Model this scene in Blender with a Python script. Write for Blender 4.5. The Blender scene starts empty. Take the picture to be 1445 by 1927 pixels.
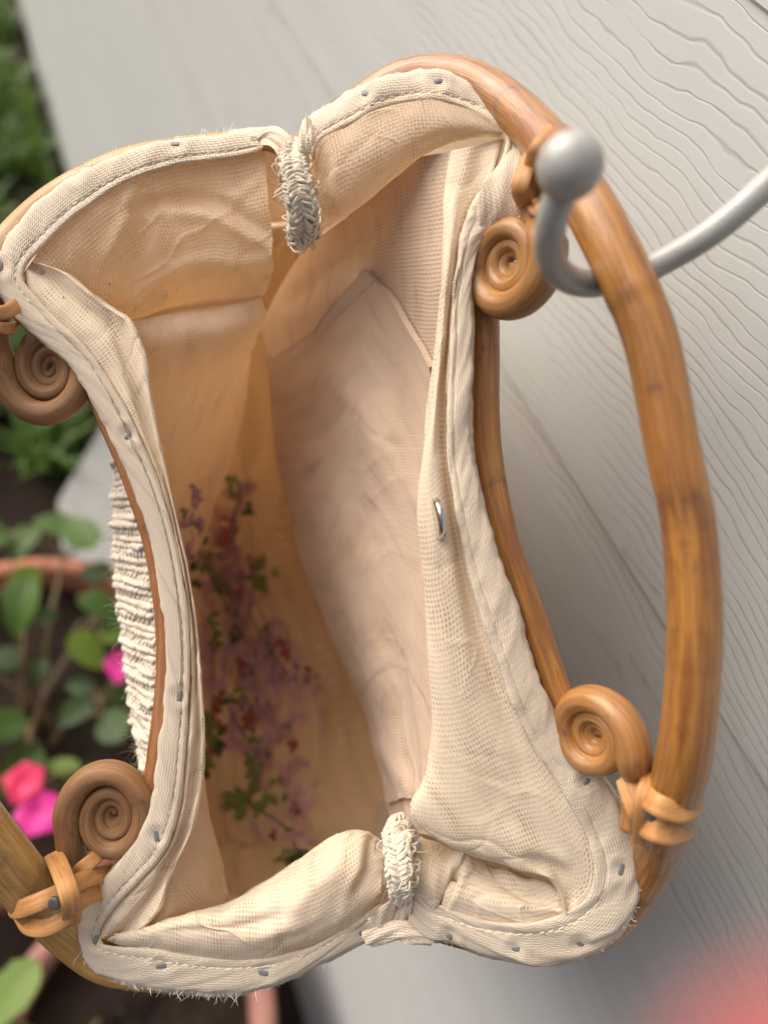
import bpy, math, random
import numpy as np
from mathutils import Vector, Matrix
from mathutils.bvhtree import BVHTree
random.seed(7); rng = np.random.default_rng(7)
S = bpy.context.scene
COL = S.collection
# ------------------------------------------------------------------ camera
F = 26 / 36 * 1927.0                       # focal length in photograph pixels
d1 = np.array([-.367, .80, -.472]); d1 /= np.linalg.norm(d1)          # along the wall (world X), in camera axes
g = np.array([-.2567, -.5748, -.7768]); g -= d1 * (g @ d1); g /= np.linalg.norm(g)   # straight down
nW = np.cross(d1, g)                       # away from the wall (world Y)
R3 = np.array([d1, nW, -g])                # camera axes -> world axes
HC, DW = .98, .17                          # camera height, distance to the wall
CAMLOC = np.array([0, 0, HC])
cd = bpy.data.cameras.new('camera'); cam = bpy.data.objects.new('camera', cd); COL.objects.link(cam)
M4 = Matrix([list(R3[0]) + [0], list(R3[1]) + [0], list(R3[2]) + [HC], [0, 0, 0, 1]])
cam.matrix_world = M4
cd.sensor_fit = 'VERTICAL'; cd.sensor_height = 36; cd.lens = 26
cd.clip_start = .005; cd.clip_end = 200
cd.dof.use_dof = True; cd.dof.focus_distance = .178; cd.dof.aperture_fstop = 6.6
S.camera = cam
# ------------------------------------------------------------------ light
LD = np.array([.62, .46, .63]); LD /= np.linalg.norm(LD)              # towards the light
el, az = math.asin(LD[2]), math.atan2(LD[0], LD[1])
W = bpy.data.worlds.new('World'); S.world = W; W.use_nodes = True
nt = W.node_tree; bg = nt.nodes['Background']
sk = nt.nodes.new('ShaderNodeTexSky'); sk.sky_type = 'NISHITA'; sk.sun_disc = False
sk.sun_elevation = el; sk.sun_rotation = az
sk.air_density = .6; sk.dust_density = 6.0; sk.ozone_density = .6
nt.links.new(sk.outputs[0], bg.inputs[0]); bg.inputs[1].default_value = .078
sl = bpy.data.lights.new('sun', 'SUN'); sl.energy = 1.8; sl.angle = math.radians(72); sl.color = (1, .95, .88)
so = bpy.data.objects.new('sun', sl); COL.objects.link(so)
so.rotation_euler = Vector(LD).to_track_quat('Z', 'Y').to_euler()
S.view_settings.view_transform = 'Standard'; S.view_settings.look = 'None'
S.view_settings.exposure = 1.03; S.view_settings.gamma = 1
S.cycles.max_bounces = 14; S.cycles.diffuse_bounces = 8; S.cycles.transmission_bounces = 8
S.cycles.sample_clamp_indirect = 6

# ------------------------------------------------------------------ helpers
def cam2w(p):                              # camera cm -> world m
    return (np.asarray(p) / 100.0) @ R3.T.T.T if False else np.asarray(p) / 100.0 @ R3.T + CAMLOC
def unp(q):                                # (px, py, depth cm) -> camera cm
    q = np.asarray(q, float)
    z = q[..., 2]
    return np.stack([(q[..., 0] - 722.5) / F * z, -(q[..., 1] - 963.5) / F * z, -z], -1)
def PX(px, py, z): return cam2w(unp([px, py, z]))
def gpt(px, py, h):                        # where a sight line meets the level h (m)
    d = R3 @ unp([px, py, 1.0]); t = (h - HC) / d[2]
    return CAMLOC + d * t
def cr(P, t):                              # Catmull-Rom through P at index positions t
    P = np.asarray(P, float); n = len(P)
    if n == 1: return np.repeat(P, len(t), 0)
    i = np.clip(np.floor(t).astype(int), 0, n - 2); f = (t - i).reshape((-1,) + (1,) * (P.ndim - 1))
    p1, p2 = P[i], P[i + 1]
    p0 = np.where((i > 0).reshape(f.shape), P[np.maximum(i - 1, 0)], 2 * p1 - p2)
    p3 = np.where((i < n - 2).reshape(f.shape), P[np.minimum(i + 2, n - 1)], 2 * p2 - p1)
    return .5 * (2 * p1 + (p2 - p0) * f + (2 * p0 - 5 * p1 + 4 * p2 - p3) * f ** 2 + (3 * p1 - p0 - 3 * p2 + p3) * f ** 3)
def resample(P, N):                        # by arc length
    P = np.asarray(P, float); Q = cr(P, np.linspace(0, len(P) - 1, len(P) * 16))
    s = np.r_[0, np.cumsum(np.linalg.norm(np.diff(Q, axis=0), axis=1))]
    t = np.linspace(0, s[-1], N)
    return np.stack([np.interp(t, s, Q[:, k]) for k in range(Q.shape[1])], -1)
def hsh(ix, iy, seed):
    h = (ix * 374761393 + iy * 668265263 + seed * 69069) & 0xffffffff
    h = ((h ^ (h >> 13)) * 1274126177) & 0xffffffff
    return ((h ^ (h >> 16)) & 0xffff) / 32767.5 - 1
def vn(x, y, seed=0):
    x = np.asarray(x, float); y = np.asarray(y, float)
    ix = np.floor(x).astype(np.int64); iy = np.floor(y).astype(np.int64); fx = x - ix; fy = y - iy
    fx = fx * fx * (3 - 2 * fx); fy = fy * fy * (3 - 2 * fy)
    a, b, c, d = hsh(ix, iy, seed), hsh(ix + 1, iy, seed), hsh(ix, iy + 1, seed), hsh(ix + 1, iy + 1, seed)
    return (a * (1 - fx) + b * fx) * (1 - fy) + (c * (1 - fx) + d * fx) * fy
def fbm(x, y, seed=0, o=3):
    return sum(vn(x * 2 ** k, y * 2 ** k, seed + k) / 2 ** k for k in range(o))
def normals(G):
    du = np.gradient(G, axis=1); dv = np.gradient(G, axis=0)
    n = np.cross(du, dv); l = np.linalg.norm(n, axis=-1, keepdims=True); n /= np.maximum(l, 1e-9)
    n *= np.where(n[..., 2:3] < 0, -1, 1)  # towards the viewer side
    return n
def link(name, verts, faces, mat, parent=None, uv=None, smooth=True, world=False):
    me = bpy.data.meshes.new(name)
    v = np.asarray(verts, float).reshape(-1, 3)
    v = v if world else cam2w(v)
    if parent is not None:
        p = parent
        loc = Vector((0, 0, 0))
        while p is not None: loc += p.location; p = p.parent
        v = v - np.array(loc)
    me.from_pydata(v.tolist(), [], [tuple(int(i) for i in f) for f in faces])
    if uv is not None:
        ul = me.uv_layers.new(name='UVMap')
        li = np.empty(len(me.loops), np.int32); me.loops.foreach_get('vertex_index', li)
        ul.data.foreach_set('uv', np.asarray(uv, np.float32).reshape(-1, 2)[li].ravel())
    if smooth: me.polygons.foreach_set('use_smooth', [True] * len(me.polygons))
    if mat is not None: me.materials.append(mat)
    me.update()
    o = bpy.data.objects.new(name, me); COL.objects.link(o)
    if parent is not None: o.parent = parent
    return o
def thing(name, label, cat, loc, group=None):
    o = bpy.data.objects.new(name, None); COL.objects.link(o); o.location = tuple(loc); o.empty_display_size = .02
    o['label'] = label; o['category'] = cat
    if group: o['group'] = group
    return o
def tag(o, label=None, cat=None, group=None, kind=None):
    for k, x in (('label', label), ('category', cat), ('group', group), ('kind', kind)):
        if x: o[k] = x
    return o
def gfaces(m, n, off=0, wrap=False):
    i, j = np.meshgrid(np.arange(m - 1), np.arange(n if wrap else n - 1), indexing='ij')
    a = i * n + j; b = i * n + (j + 1) % n; c = b + n; d = a + n
    return (np.stack([a, b, c, d], -1).reshape(-1, 4) + off)
def guv(G):
    du = np.linalg.norm(np.diff(G, axis=1), axis=-1).mean(0); dv = np.linalg.norm(np.diff(G, axis=0), axis=-1)
    u0 = np.cumsum(np.c_[np.zeros(len(G)), np.linalg.norm(np.diff(G, axis=1), axis=-1)], 1)
    v0 = np.cumsum(np.r_[np.zeros((1, G.shape[1])), dv], 0)
    return np.stack([u0, v0], -1)
def loft(rows, N=140, M=140, disp=None):   # rows of (px,py,z) control points, index matched -> camera cm grid
    R = np.asarray(rows, float)
    A = np.stack([cr(r, np.linspace(0, R.shape[1] - 1, N)) for r in R])
    A = cr(A, np.linspace(0, len(R) - 1, M))
    G = unp(A)
    if disp is not None:
        uv = guv(G); G = G + normals(G) * disp(A[..., 0], A[..., 1], uv[..., 0], uv[..., 1])[..., None]
    return G
def grid(name, G, mat, parent, uv=None):
    return link(name, G.reshape(-1, 3), gfaces(G.shape[0], G.shape[1]), mat, parent, guv(G) if uv is None else uv)
def fold(px, py, line, w, a):              # a soft ridge (a>0) or crease along a pixel line
    L = resample(np.asarray(line, float), 40)
    d = np.full(px.shape, 1e9); t = np.zeros(px.shape)
    for k, q in enumerate(L):
        e = np.hypot(px - q[0], py - q[1]); m = e < d; d[m] = e[m]; t[m] = k / 39
    return a * np.exp(-(d / w) ** 2) * np.sin(np.pi * np.clip(t * .9 + .05, 0, 1)) ** .5
def crease(u, v, seed, amp=.05):
    d = 0
    for k, (a, sc) in enumerate(((.4, .8), (1.3, 1.1), (2.3, .9), (-.5, 1.6))):
        x = u * math.cos(a) + v * math.sin(a); y = -u * math.sin(a) + v * math.cos(a)
        n = vn(x * sc * 1.2 + .35 * vn(x * 1.5, y * 1.5, seed + 40 + k), y * sc * .35, seed + k)
        d = d + np.clip(1 - np.abs(n) * 4.5, 0, 1) ** 2 * np.clip(vn(x * .5, y * .5, seed + 20 + k) + .15, 0, 1) * (1 if k % 2 else -1)
    return amp * d
class MB:
    def __init__(s): s.v = []; s.f = []; s.u = []; s.n = 0
    def add(s, v, f, u=None):
        v = np.asarray(v, float).reshape(-1, 3)
        s.v.append(v); s.f += [tuple(int(i) + s.n for i in q) for q in f]
        s.u.append(np.zeros((len(v), 2)) if u is None else np.asarray(u, float).reshape(-1, 2)); s.n += len(v)
    def build(s, name, mat, parent=None, world=False, smooth=True):
        return link(name, np.concatenate(s.v), s.f, mat, parent, np.concatenate(s.u), smooth, world)
def sweep(C, rad, sides=18, flat=1.0, up=None, twist=0, caps=True):
    """tube of elliptic section round the camera-cm path C"""
    C = np.asarray(C, float); n = len(C); r = np.broadcast_to(np.asarray(rad, float), (n,))
    T = np.gradient(C, axis=0); T /= np.linalg.norm(T, axis=1, keepdims=True)
    a = np.array(up if up is not None else [.3, .2, 1.0], float)
    V = []
    for k in range(n):
        a = a - T[k] * (a @ T[k]); a /= np.linalg.norm(a); b = np.cross(T[k], a)
        th = np.linspace(0, 2 * np.pi, sides, endpoint=False) + twist * k / n
        V.append(C[k] + r[k] * (np.cos(th)[:, None] * a * flat + np.sin(th)[:, None] * b))
    V = np.array(V); s = np.r_[0, np.cumsum(np.linalg.norm(np.diff(C, axis=0), axis=1))]
    u = np.stack(np.broadcast_arrays(np.abs(np.linspace(-1, 1, sides, endpoint=False))[None, :], s[:, None]), -1)
    f = [tuple(q) for q in gfaces(n, sides, wrap=True)]
    if caps: f += [tuple(range(sides - 1, -1, -1)), tuple((n - 1) * sides + np.arange(sides))]
    return V.reshape(-1, 3), f, u.reshape(-1, 2)
def tube_px(path, rad, N=90, sides=18, **k):
    C = unp(resample(path, N)); rr = np.interp(np.linspace(0, 1, N), np.linspace(0, 1, len(np.atleast_1d(rad))), np.atleast_1d(rad))
    return sweep(C, rr, sides, **k)

# ------------------------------------------------------------------ materials
class NT:
    def __init__(s, name):
        s.m = bpy.data.materials.new(name); s.m.use_nodes = True; s.t = s.m.node_tree
        s.b = s.t.nodes['Principled BSDF']; s.out = s.t.nodes['Material Output']
    def n(s, typ, **k):
        x = s.t.nodes.new(typ)
        for a, v in k.items(): setattr(x, a, v)
        return x
    def l(s, a, b): s.t.links.new(a, b)
    def val(s, x, i):
        if isinstance(i, (int, float)): x.default_value = i
        elif isinstance(i, (tuple, list)): x.default_value = tuple(i) + ((1,) if len(i) == 3 and len(x.default_value) == 4 else ())
        else: s.l(i, x)
    def math(s, op, a, b=None, c=None):
        x = s.n('ShaderNodeMath', operation=op); s.val(x.inputs[0], a)
        if b is not None: s.val(x.inputs[1], b)
        if c is not None: s.val(x.inputs[2], c)
        return x.outputs[0]
    def mix(s, f, a, b, mode='MIX'):
        x = s.n('ShaderNodeMix', data_type='RGBA', blend_type=mode); s.val(x.inputs[0], f); s.val(x.inputs[6], a); s.val(x.inputs[7], b)
        return x.outputs[2]
    def noise(s, vec, scale, detail=3, rough=.5, dist=0):
        x = s.n('ShaderNodeTexNoise'); x.inputs['Scale'].default_value = scale; x.inputs['Detail'].default_value = detail
        x.inputs['Roughness'].default_value = rough; x.inputs['Distortion'].default_value = dist
        if vec is not None: s.l(vec, x.inputs['Vector'])
        return x.outputs['Fac']
    def ramp(s, f, stops):
        x = s.n('ShaderNodeValToRGB'); e = x.color_ramp.elements
        while len(e) < len(stops): e.new(.5)
        for q, (p, c) in zip(e, stops): q.position = p; q.color = tuple(c) + (1,) if len(c) == 3 else c
        s.l(f, x.inputs[0]); return x.outputs[0]
    def mapv(s, vec, sc, loc=(0, 0, 0)):
        x = s.n('ShaderNodeMapping'); x.inputs['Scale'].default_value = sc; x.inputs['Location'].default_value = loc; s.l(vec, x.inputs[0]); return x.outputs[0]
    def bump(s, h, dist, strength=1.0, nrm=None):
        x = s.n('ShaderNodeBump'); x.inputs['Distance'].default_value = dist; x.inputs['Strength'].default_value = strength
        s.l(h, x.inputs['Height'])
        if nrm is not None: s.l(nrm, x.inputs['Normal'])
        return x.outputs[0]
    def uv(s): return s.n('ShaderNodeUVMap', uv_map='UVMap').outputs[0]
    def obj(s): return s.n('ShaderNodeTexCoord').outputs['Object']
    def set(s, **k):
        for a, v in k.items(): s.val(s.b.inputs[a.replace('_', ' ')], v)
        return s

def fabric(name, col, fu, fv, hole=.35, trans=.3, bumpd=.00035, slub=.5, stain=.06, tcol=None):
    bumpd = bumpd * .2
    M = NT(name); uv = M.uv(); ob = M.obj()
    wob = M.noise(ob, 160, 2); wob2 = M.noise(ob, 90, 2)
    sx = M.n('ShaderNodeSeparateXYZ'); M.l(uv, sx.inputs[0])
    U = M.math('MULTIPLY', M.math('MULTIPLY_ADD', wob, .09, sx.outputs[0]), fu)
    V = M.math('MULTIPLY', M.math('MULTIPLY_ADD', wob2, .09, sx.outputs[1]), fv)
    iu, iv = M.math('FLOOR', U), M.math('FLOOR', V)
    cu = M.math('COSINE', M.math('MULTIPLY', M.math('SUBTRACT', M.math('FRACT', U), .5), math.pi))
    cv = M.math('COSINE', M.math('MULTIPLY', M.math('SUBTRACT', M.math('FRACT', V), .5), math.pi))
    par = M.math('ABSOLUTE', M.math('MODULO', M.math('ADD', iu, iv), 2))
    h1 = M.math('MULTIPLY', cu, M.math('MULTIPLY_ADD', cv, .5, .5))
    h2 = M.math('MULTIPLY', cv, M.math('MULTIPLY_ADD', cu, .5, .5))
    mx = M.n('ShaderNodeMix'); M.l(par, mx.inputs[0]); M.l(h1, mx.inputs[2]); M.l(h2, mx.inputs[3])
    h = mx.outputs[0]
    # uneven yarns and looser and tighter patches
    sl1 = M.noise(M.mapv(uv, (fu * .9, .5, 1)), 1.0, 2); sl2 = M.noise(M.mapv(uv, (.5, fv * .9, 1)), 1.0, 2)
    loose = M.noise(M.mapv(uv, (1.9, .45, 1)), 1.0, 3)
    th = M.math('MULTIPLY_ADD', loose, 1.5, -.60)
    hm = M.math('MULTIPLY', M.math('SUBTRACT', 1.0, cu), M.math('POWER', M.math('SUBTRACT', 1.0, cv), .55))
    hol = M.n('ShaderNodeMapRange'); M.l(hm, hol.inputs[0]); M.l(M.math('SUBTRACT', .54, M.math('MULTIPLY', th, 1.3)), hol.inputs[1]); M.l(M.math('SUBTRACT', .92, M.math('MULTIPLY', th, 1.3)), hol.inputs[2])
    fac = M.math('MULTIPLY', hol.outputs[0], hole)
    c = M.mix(fac, col, tuple(x * y for x, y in zip(col, (.34, .26, .19))))  # weave holes are only dark colour, standing for the shade inside them
    y = M.math('MULTIPLY', M.math('ADD', sl1, sl2), .5)
    c = M.mix(M.math('MULTIPLY', M.math('SUBTRACT', y, .35), slub), c, tuple(x * .82 for x in col))
    st = M.noise(ob, 28, 4, .6)
    c = M.mix(M.ramp(st, [(.5, (0, 0, 0)), (.75, (stain * 4,) * 3)]), c, tuple(x * q for x, q in zip(col, (.86, .78, .66))))
    hh = M.math('ADD', h, M.math('MULTIPLY', y, .5))
    fz = M.noise(ob, 2600, 2)
    bn = M.bump(M.math('MULTIPLY_ADD', fz, .25, hh), bumpd, .8)
    M.set(Base_Color=c, Roughness=.92, Normal=bn, Sheen_Weight=.25, Sheen_Roughness=.5, Specular_IOR_Level=.15)
    tr = M.n('ShaderNodeBsdfTranslucent'); M.val(tr.inputs[0], tcol or tuple(x * q for x, q in zip(col, (1, .88, .72)))); M.l(bn, tr.inputs['Normal'])
    ms = M.n('ShaderNodeMixShader'); ms.inputs[0].default_value = trans
    M.l(M.b.outputs[0], ms.inputs[1]); M.l(tr.outputs[0], ms.inputs[2]); M.l(ms.outputs[0], M.out.inputs[0])
    return M.m
CREAM = (.82, .69, .52)
m_lin = fabric('cream_lining', CREAM, 11.5, 10.5, .8, .52, .0007)
m_coarse = fabric('open_weave_lining', (.83, .705, .53), 12.5, 8.2, .8, .22, .0003, .7)
m_lin_dim = fabric('shade_toned_lining', (.67, .51, .375), 11, 10, .75, .12, .0007)  # same cloth as the cream lining, darkened: interior shade put into its colour
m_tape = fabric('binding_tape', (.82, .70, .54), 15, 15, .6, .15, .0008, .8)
m_deep = fabric('inner_cloth', (.66, .47, .28), 9, 9, .45, .12, .0006, .5, .12)  # deep cloth tinted darker, dimming inside the bag put into its colour
m_cover = fabric('cover_cloth', (.84, .75, .62), 5, 5, .3, .58, .0005)

def bamboo(name, a, b, dark, rough=.3, coat=.35, streak=7.0):
    M = NT(name); uv = M.uv(); ob = M.obj()
    s1 = M.noise(M.mapv(uv, (streak, .35, 1)), 1.0, 4, .6, .4)
    s2 = M.noise(M.mapv(uv, (26, .6, 1)), 1.0, 3, .6)
    c = M.mix(M.ramp(s1, [(.36, (0, 0, 0)), (.64, (1, 1, 1))]), a, b)
    c = M.mix(M.ramp(s2, [(.44, (0, 0, 0)), (.74, (.62, .62, .62))]), c, dark)
    bl = M.noise(M.mapv(uv, (2.2, .9, 1), (3, 1, 0)), 1.0, 4, .65, .8)
    c = M.mix(M.ramp(bl, [(.56, (0, 0, 0)), (.74, (.8, .8, .8))]), c, dark)
    sp = M.noise(ob, 900, 2)
    c = M.mix(M.ramp(sp, [(.68, (0, 0, 0)), (.78, (.6, .6, .6))]), c, dark)
    sx = M.n('ShaderNodeSeparateXYZ'); M.l(uv, sx.inputs[0])
    fib = M.noise(M.mapv(uv, (70, 1.2, 1)), 1.0, 2)
    M.set(Base_Color=c, Roughness=M.math('MULTIPLY_ADD', s1, .25, rough - .1), Normal=M.bump(M.math('ADD', fib, M.math('MULTIPLY', bl, .4)), .00035, .7),
          Coat_Weight=coat * 1.4, Coat_Roughness=.13)
    return M.m
m_bam_r = bamboo('honey_bamboo', (.48, .215, .042), (.30, .11, .026), (.09, .042, .025), .34, .36)
m_bam_l = bamboo('pale_bamboo', (.58, .36, .12), (.42, .22, .06), (.17, .085, .03), .4, .2)
m_curl_l = bamboo('brown_cane', (.36, .185, .075), (.27, .13, .05), (.10, .045, .02), .5, .05, 6)
m_curl_r = bamboo('honey_cane', (.50, .25, .065), (.33, .135, .036), (.13, .06, .03), .38, .3, 6)
m_bar_l = bamboo('split_bar', (.45, .2, .075), (.33, .13, .045), (.13, .05, .02), .35, .3)
m_wrap = bamboo('rattan_strip', (.62, .32, .11), (.50, .22, .07), (.26, .11, .04), .5, .1, 5)
def simple(name, col, rough=.6, metal=0, var=.25, sc=300, bump=.0001, spec=.5, **k):
    M = NT(name); ob = M.obj(); q = M.noise(ob, sc, 4, .6)
    M.set(Base_Color=M.mix(M.math('MULTIPLY', q, var * 2), col, tuple(x * .55 for x in col)), Roughness=M.math('MULTIPLY_ADD', q, .2, rough - .1),
          Metallic=metal, Normal=M.bump(q, bump, .6), Specular_IOR_Level=spec, **k)
    return M.m
m_steel = simple('dull_staple_steel', (.23, .23, .22), .5, .0, .5, 900)
m_nail = simple('nail_steel', (.10, .10, .095), .5, .0, .5, 600, .0003)
m_snap = simple('polished_snap', (.72, .72, .70), .14, 1, .15, 200, .00002)
m_thread = simple('cotton_thread', (.80, .70, .56), .9, 0, .3, 2000, .0001)
m_dthread = simple('shade_tinted_thread', (.45, .36, .26), .9, 0, .3, 1500)  # darker copy of the cotton thread, seam shade put into its colour
m_fuzz = simple('cotton_fluff', (.86, .81, .72), .95, 0, .15, 500)
def yarn(name, col):
    M = NT(name); uv = M.uv(); q = M.noise(M.mapv(uv, (3, 3, 1)), 4.0, 4, .7); f = M.noise(M.obj(), 1500, 3, .6)
    M.set(Base_Color=M.mix(M.math('MULTIPLY', f, .7), col, tuple(x * y for x, y in zip(col, (.72, .66, .56)))), Roughness=.95, Sheen_Weight=.4,
          Normal=M.bump(M.math('ADD', f, q), .0002, .7), Specular_IOR_Level=.1)
    return M.m
m_yarn = yarn('cotton_yarn', (.82, .74, .60))
m_knit = yarn('knit_yarn', (.86, .78, .65))
def embro(name, col):
    M = NT(name); f = M.noise(M.obj(), 1800, 3); M.set(Base_Color=M.mix(f, col, tuple(x * .6 for x in col)), Roughness=.6, Sheen_Weight=.2, Normal=M.bump(f, .0003, .7)); return M.m
m_pink, m_rose, m_red, m_grn, m_grn2 = (embro('pink_floss', (.78, .44, .48)), embro('mauve_floss', (.70, .38, .42)), embro('rust_floss', (.36, .07, .04)),
                                         embro('green_floss', (.20, .25, .05)), embro('dark_green_floss', (.06, .09, .025)))

# ================================================================== the wall
def siding():
    M = NT('wood_grain_siding_paint'); ob = M.obj()
    sx = M.n('ShaderNodeSeparateXYZ'); M.l(ob, sx.inputs[0])
    lowv = M.mapv(ob, (4.0, 1, 8)); big = M.noise(lowv, 1.0, 4, .5, .3)
    med = M.noise(M.mapv(ob, (40, 1, 55), (5, 2, 1)), 1.0, 2)
    fine = M.noise(M.mapv(ob, (70, 1, 900)), 1.0, 3)
    h = M.math('MULTIPLY', M.math('ADD', M.math('MULTIPLY_ADD', big, .050, sx.outputs[2]), M.math('MULTIPLY', med, .0060)), 260)
    fr = M.math('ABSOLUTE', M.math('SUBTRACT', M.math('FRACT', h), .5))
    wid = M.math('MULTIPLY_ADD', M.noise(M.mapv(ob, (12, 1, 75), (9, 0, 3)), 1.0, 4, .65), .85, -.30)
    gr = M.n('ShaderNodeMapRange', interpolation_type='SMOOTHSTEP'); M.l(fr, gr.inputs[0]); gr.inputs[1].default_value = 0; M.l(wid, gr.inputs[2])
    groove = gr.outputs[0]
    dirt = M.noise(ob, 7, 4, .6)
    c = M.mix(M.ramp(dirt, [(.35, (0, 0, 0)), (.8, (.5, .5, .5))]), (.495, .51, .495), (.42, .43, .41))
    c = M.mix(M.math('MULTIPLY', M.math('SUBTRACT', 1.0, groove), .62), c, (.27, .26, .23))  # groove shade put into the colour on top of the bump
    stq = M.noise(M.mapv(ob, (2.2, 1, 60), (1, 0, 7)), 1.0, 4, .6)
    c = M.mix(M.ramp(stq, [(.38, (0, 0, 0)), (.72, (.6, .6, .6))]), c, (.53, .545, .53))
    c = M.mix(M.math('MULTIPLY', fine, .22), c, (.40, .40, .37))
    hh = M.math('ADD', M.math('MULTIPLY', groove, 1.0), M.math('MULTIPLY', fine, .35))
    M.set(Base_Color=c, Roughness=.5, Normal=M.bump(M.math('ADD', hh, M.math('MULTIPLY', big, .4)), .00013, .7), Specular_IOR_Level=.4)
    return M.m
m_side = siding()
wall = thing('siding_wall', 'pale grey lap siding wall with embossed wood grain behind the bag', 'wall', (0, -DW, 0))
EXPO = .135
top0 = HC - .044 + 3 * EXPO
for k in range(11):
    zt, zb = top0 - (k - 1) * EXPO + .02, top0 - k * EXPO
    if k == 10: zb = .0
    y0 = -DW
    x0, x1 = -1.6, 4.5
    pr = [(y0, zb + .0006), (y0 - .0005, zb), (y0 - .012, zb), (y0 - .0135, zt), (y0 - .0011, zt)]
    nx = 2
    v = [(x, p[0], p[1]) for x in (x0, x1) for p in pr]
    f = [tuple(range(5)), tuple(range(9, 4, -1))] + [(i, 5 + i, 5 + (i + 1) % 5, (i + 1) % 5) for i in range(5)]
    f = [tuple(reversed(q)) for q in f]
    link('siding_board', v, f, m_side, wall, smooth=False, world=True)
    if zb <= 0: break
link('wall_core', [(x, y, z) for x in (-1.6, 4.5) for y in (-DW - .3, -DW - .016) for z in (-.02, top0 - 10 * EXPO + 12 * EXPO)],
     [(0, 1, 3, 2), (4, 6, 7, 5), (0, 4, 5, 1), (2, 3, 7, 6), (0, 2, 6, 4), (1, 5, 7, 3)], m_side, wall, smooth=False, world=True)

# ================================================================== ground
def soilmat(name, a, b, sc=60):
    M = NT(name); ob = M.obj(); q = M.noise(ob, sc, 6, .7); r = M.noise(ob, sc * 4, 4, .7)
    M.set(Base_Color=M.mix(q, a, b), Roughness=.95, Normal=M.bump(M.math('ADD', q, r), .01, .8), Specular_IOR_Level=.2); return M.m
m_soil = soilmat('dark_soil', (.018, .012, .009), (.05, .032, .022))
gn = 60
xs = np.linspace(-1, 1, gn); ax = np.sign(xs) * (np.abs(xs) ** 3 * 39 + np.abs(xs) * 1.0)
GX, GY = np.meshgrid(ax + .5, ax + .3); GZ = .008 * fbm(GX * 9, GY * 9, 3)
GZ = np.where(GY < -DW + .02, np.minimum(GZ, -.01), GZ)
tag(link('ground', np.stack([GX, GY, GZ], -1).reshape(-1, 3), gfaces(gn, gn), m_soil, world=True), kind='structure')
# concrete slab by the wall foot
m_conc = soilmat('grey_concrete', (.34, .34, .33), (.46, .46, .44), 40)
poly = [gpt(*q, .04) for q in ((196, 790), (108, 940), (118, 1035), (190, 1100), (420, 1010), (420, 760))]
poly = [np.array([p[0], max(p[1], -DW + .004), .04]) for p in poly]
n_ = len(poly)
v = poly + [p * [1, 1, 0] + [0, 0, -.03] for p in poly]
f = [tuple(range(n_)), tuple(range(2 * n_ - 1, n_ - 1, -1))] + [(i, n_ + i, n_ + (i + 1) % n_, (i + 1) % n_) for i in range(n_)]
o = link('concrete_slab', v, f, m_conc, smooth=False, world=True)
bv = o.modifiers.new('bevel', 'BEVEL'); bv.width = .006; bv.segments = 2
tag(o, 'grey concrete slab on the ground between the grass and the terracotta pot', 'slab')
# grass
def leafmat(name, a, b, tr=.35, rough=.45):
    M = NT(name); ob = M.obj(); q = M.noise(ob, 25, 3); q2 = M.noise(ob, 300, 3)
    oi = M.n('ShaderNodeObjectInfo').outputs['Random']
    c = M.mix(M.math('MULTIPLY_ADD', q, .6, M.math('MULTIPLY', oi, .5)), a, b)
    bn = M.bump(q2, .0006, .6)
    M.set(Base_Color=c, Roughness=rough, Normal=bn, Specular_IOR_Level=.4)
    t = M.n('ShaderNodeBsdfTranslucent'); M.l(M.mix(.5, c, (.35, .5, .05)), t.inputs[0])
    ms = M.n('ShaderNodeMixShader'); ms.inputs[0].default_value = tr
    M.l(M.b.outputs[0], ms.inputs[1]); M.l(t.outputs[0], ms.inputs[2]); M.l(ms.outputs[0], M.out.inputs[0]); return M.m
m_grass = leafmat('grass_blade', (.035, .085, .015), (.10, .19, .035), .25, .5)
mb = MB()
A0 = gpt(-260, 40, 0); 
cnt = 0
for k in range(9000):
    px, py = random.uniform(-330, 150), random.uniform(-120, 900)
    p = gpt(px, py, 0)
    if p[1] < -DW + .03: continue
    tuft = fbm(np.array([p[0] * 14]), np.array([p[1] * 14]), 11)[0]
    if tuft < -.45 + .5 * (py > 780): continue
    L = random.uniform(.03, .085) * (1 + .5 * tuft); a = random.uniform(0, 6.283); w = random.uniform(.003, .006)
    lean = random.uniform(.2, 1.1) * L; dx, dy = math.cos(a), math.sin(a)
    b = np.array([p[0], p[1], -.004]); sd = np.array([-dy, dx, 0]) * w
    m1 = b + np.array([dx, dy, 0]) * lean * .3 + [0, 0, L * .6]; tp = b + np.array([dx, dy, 0]) * lean + [0, 0, L * .95]
    mb.add([b - sd, b + sd, m1 + sd * .8, m1 - sd * .8, tp], [(0, 1, 2, 3), (3, 2, 4)])
tag(mb.build('grass', m_grass, world=True, smooth=False), kind='stuff')

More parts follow.
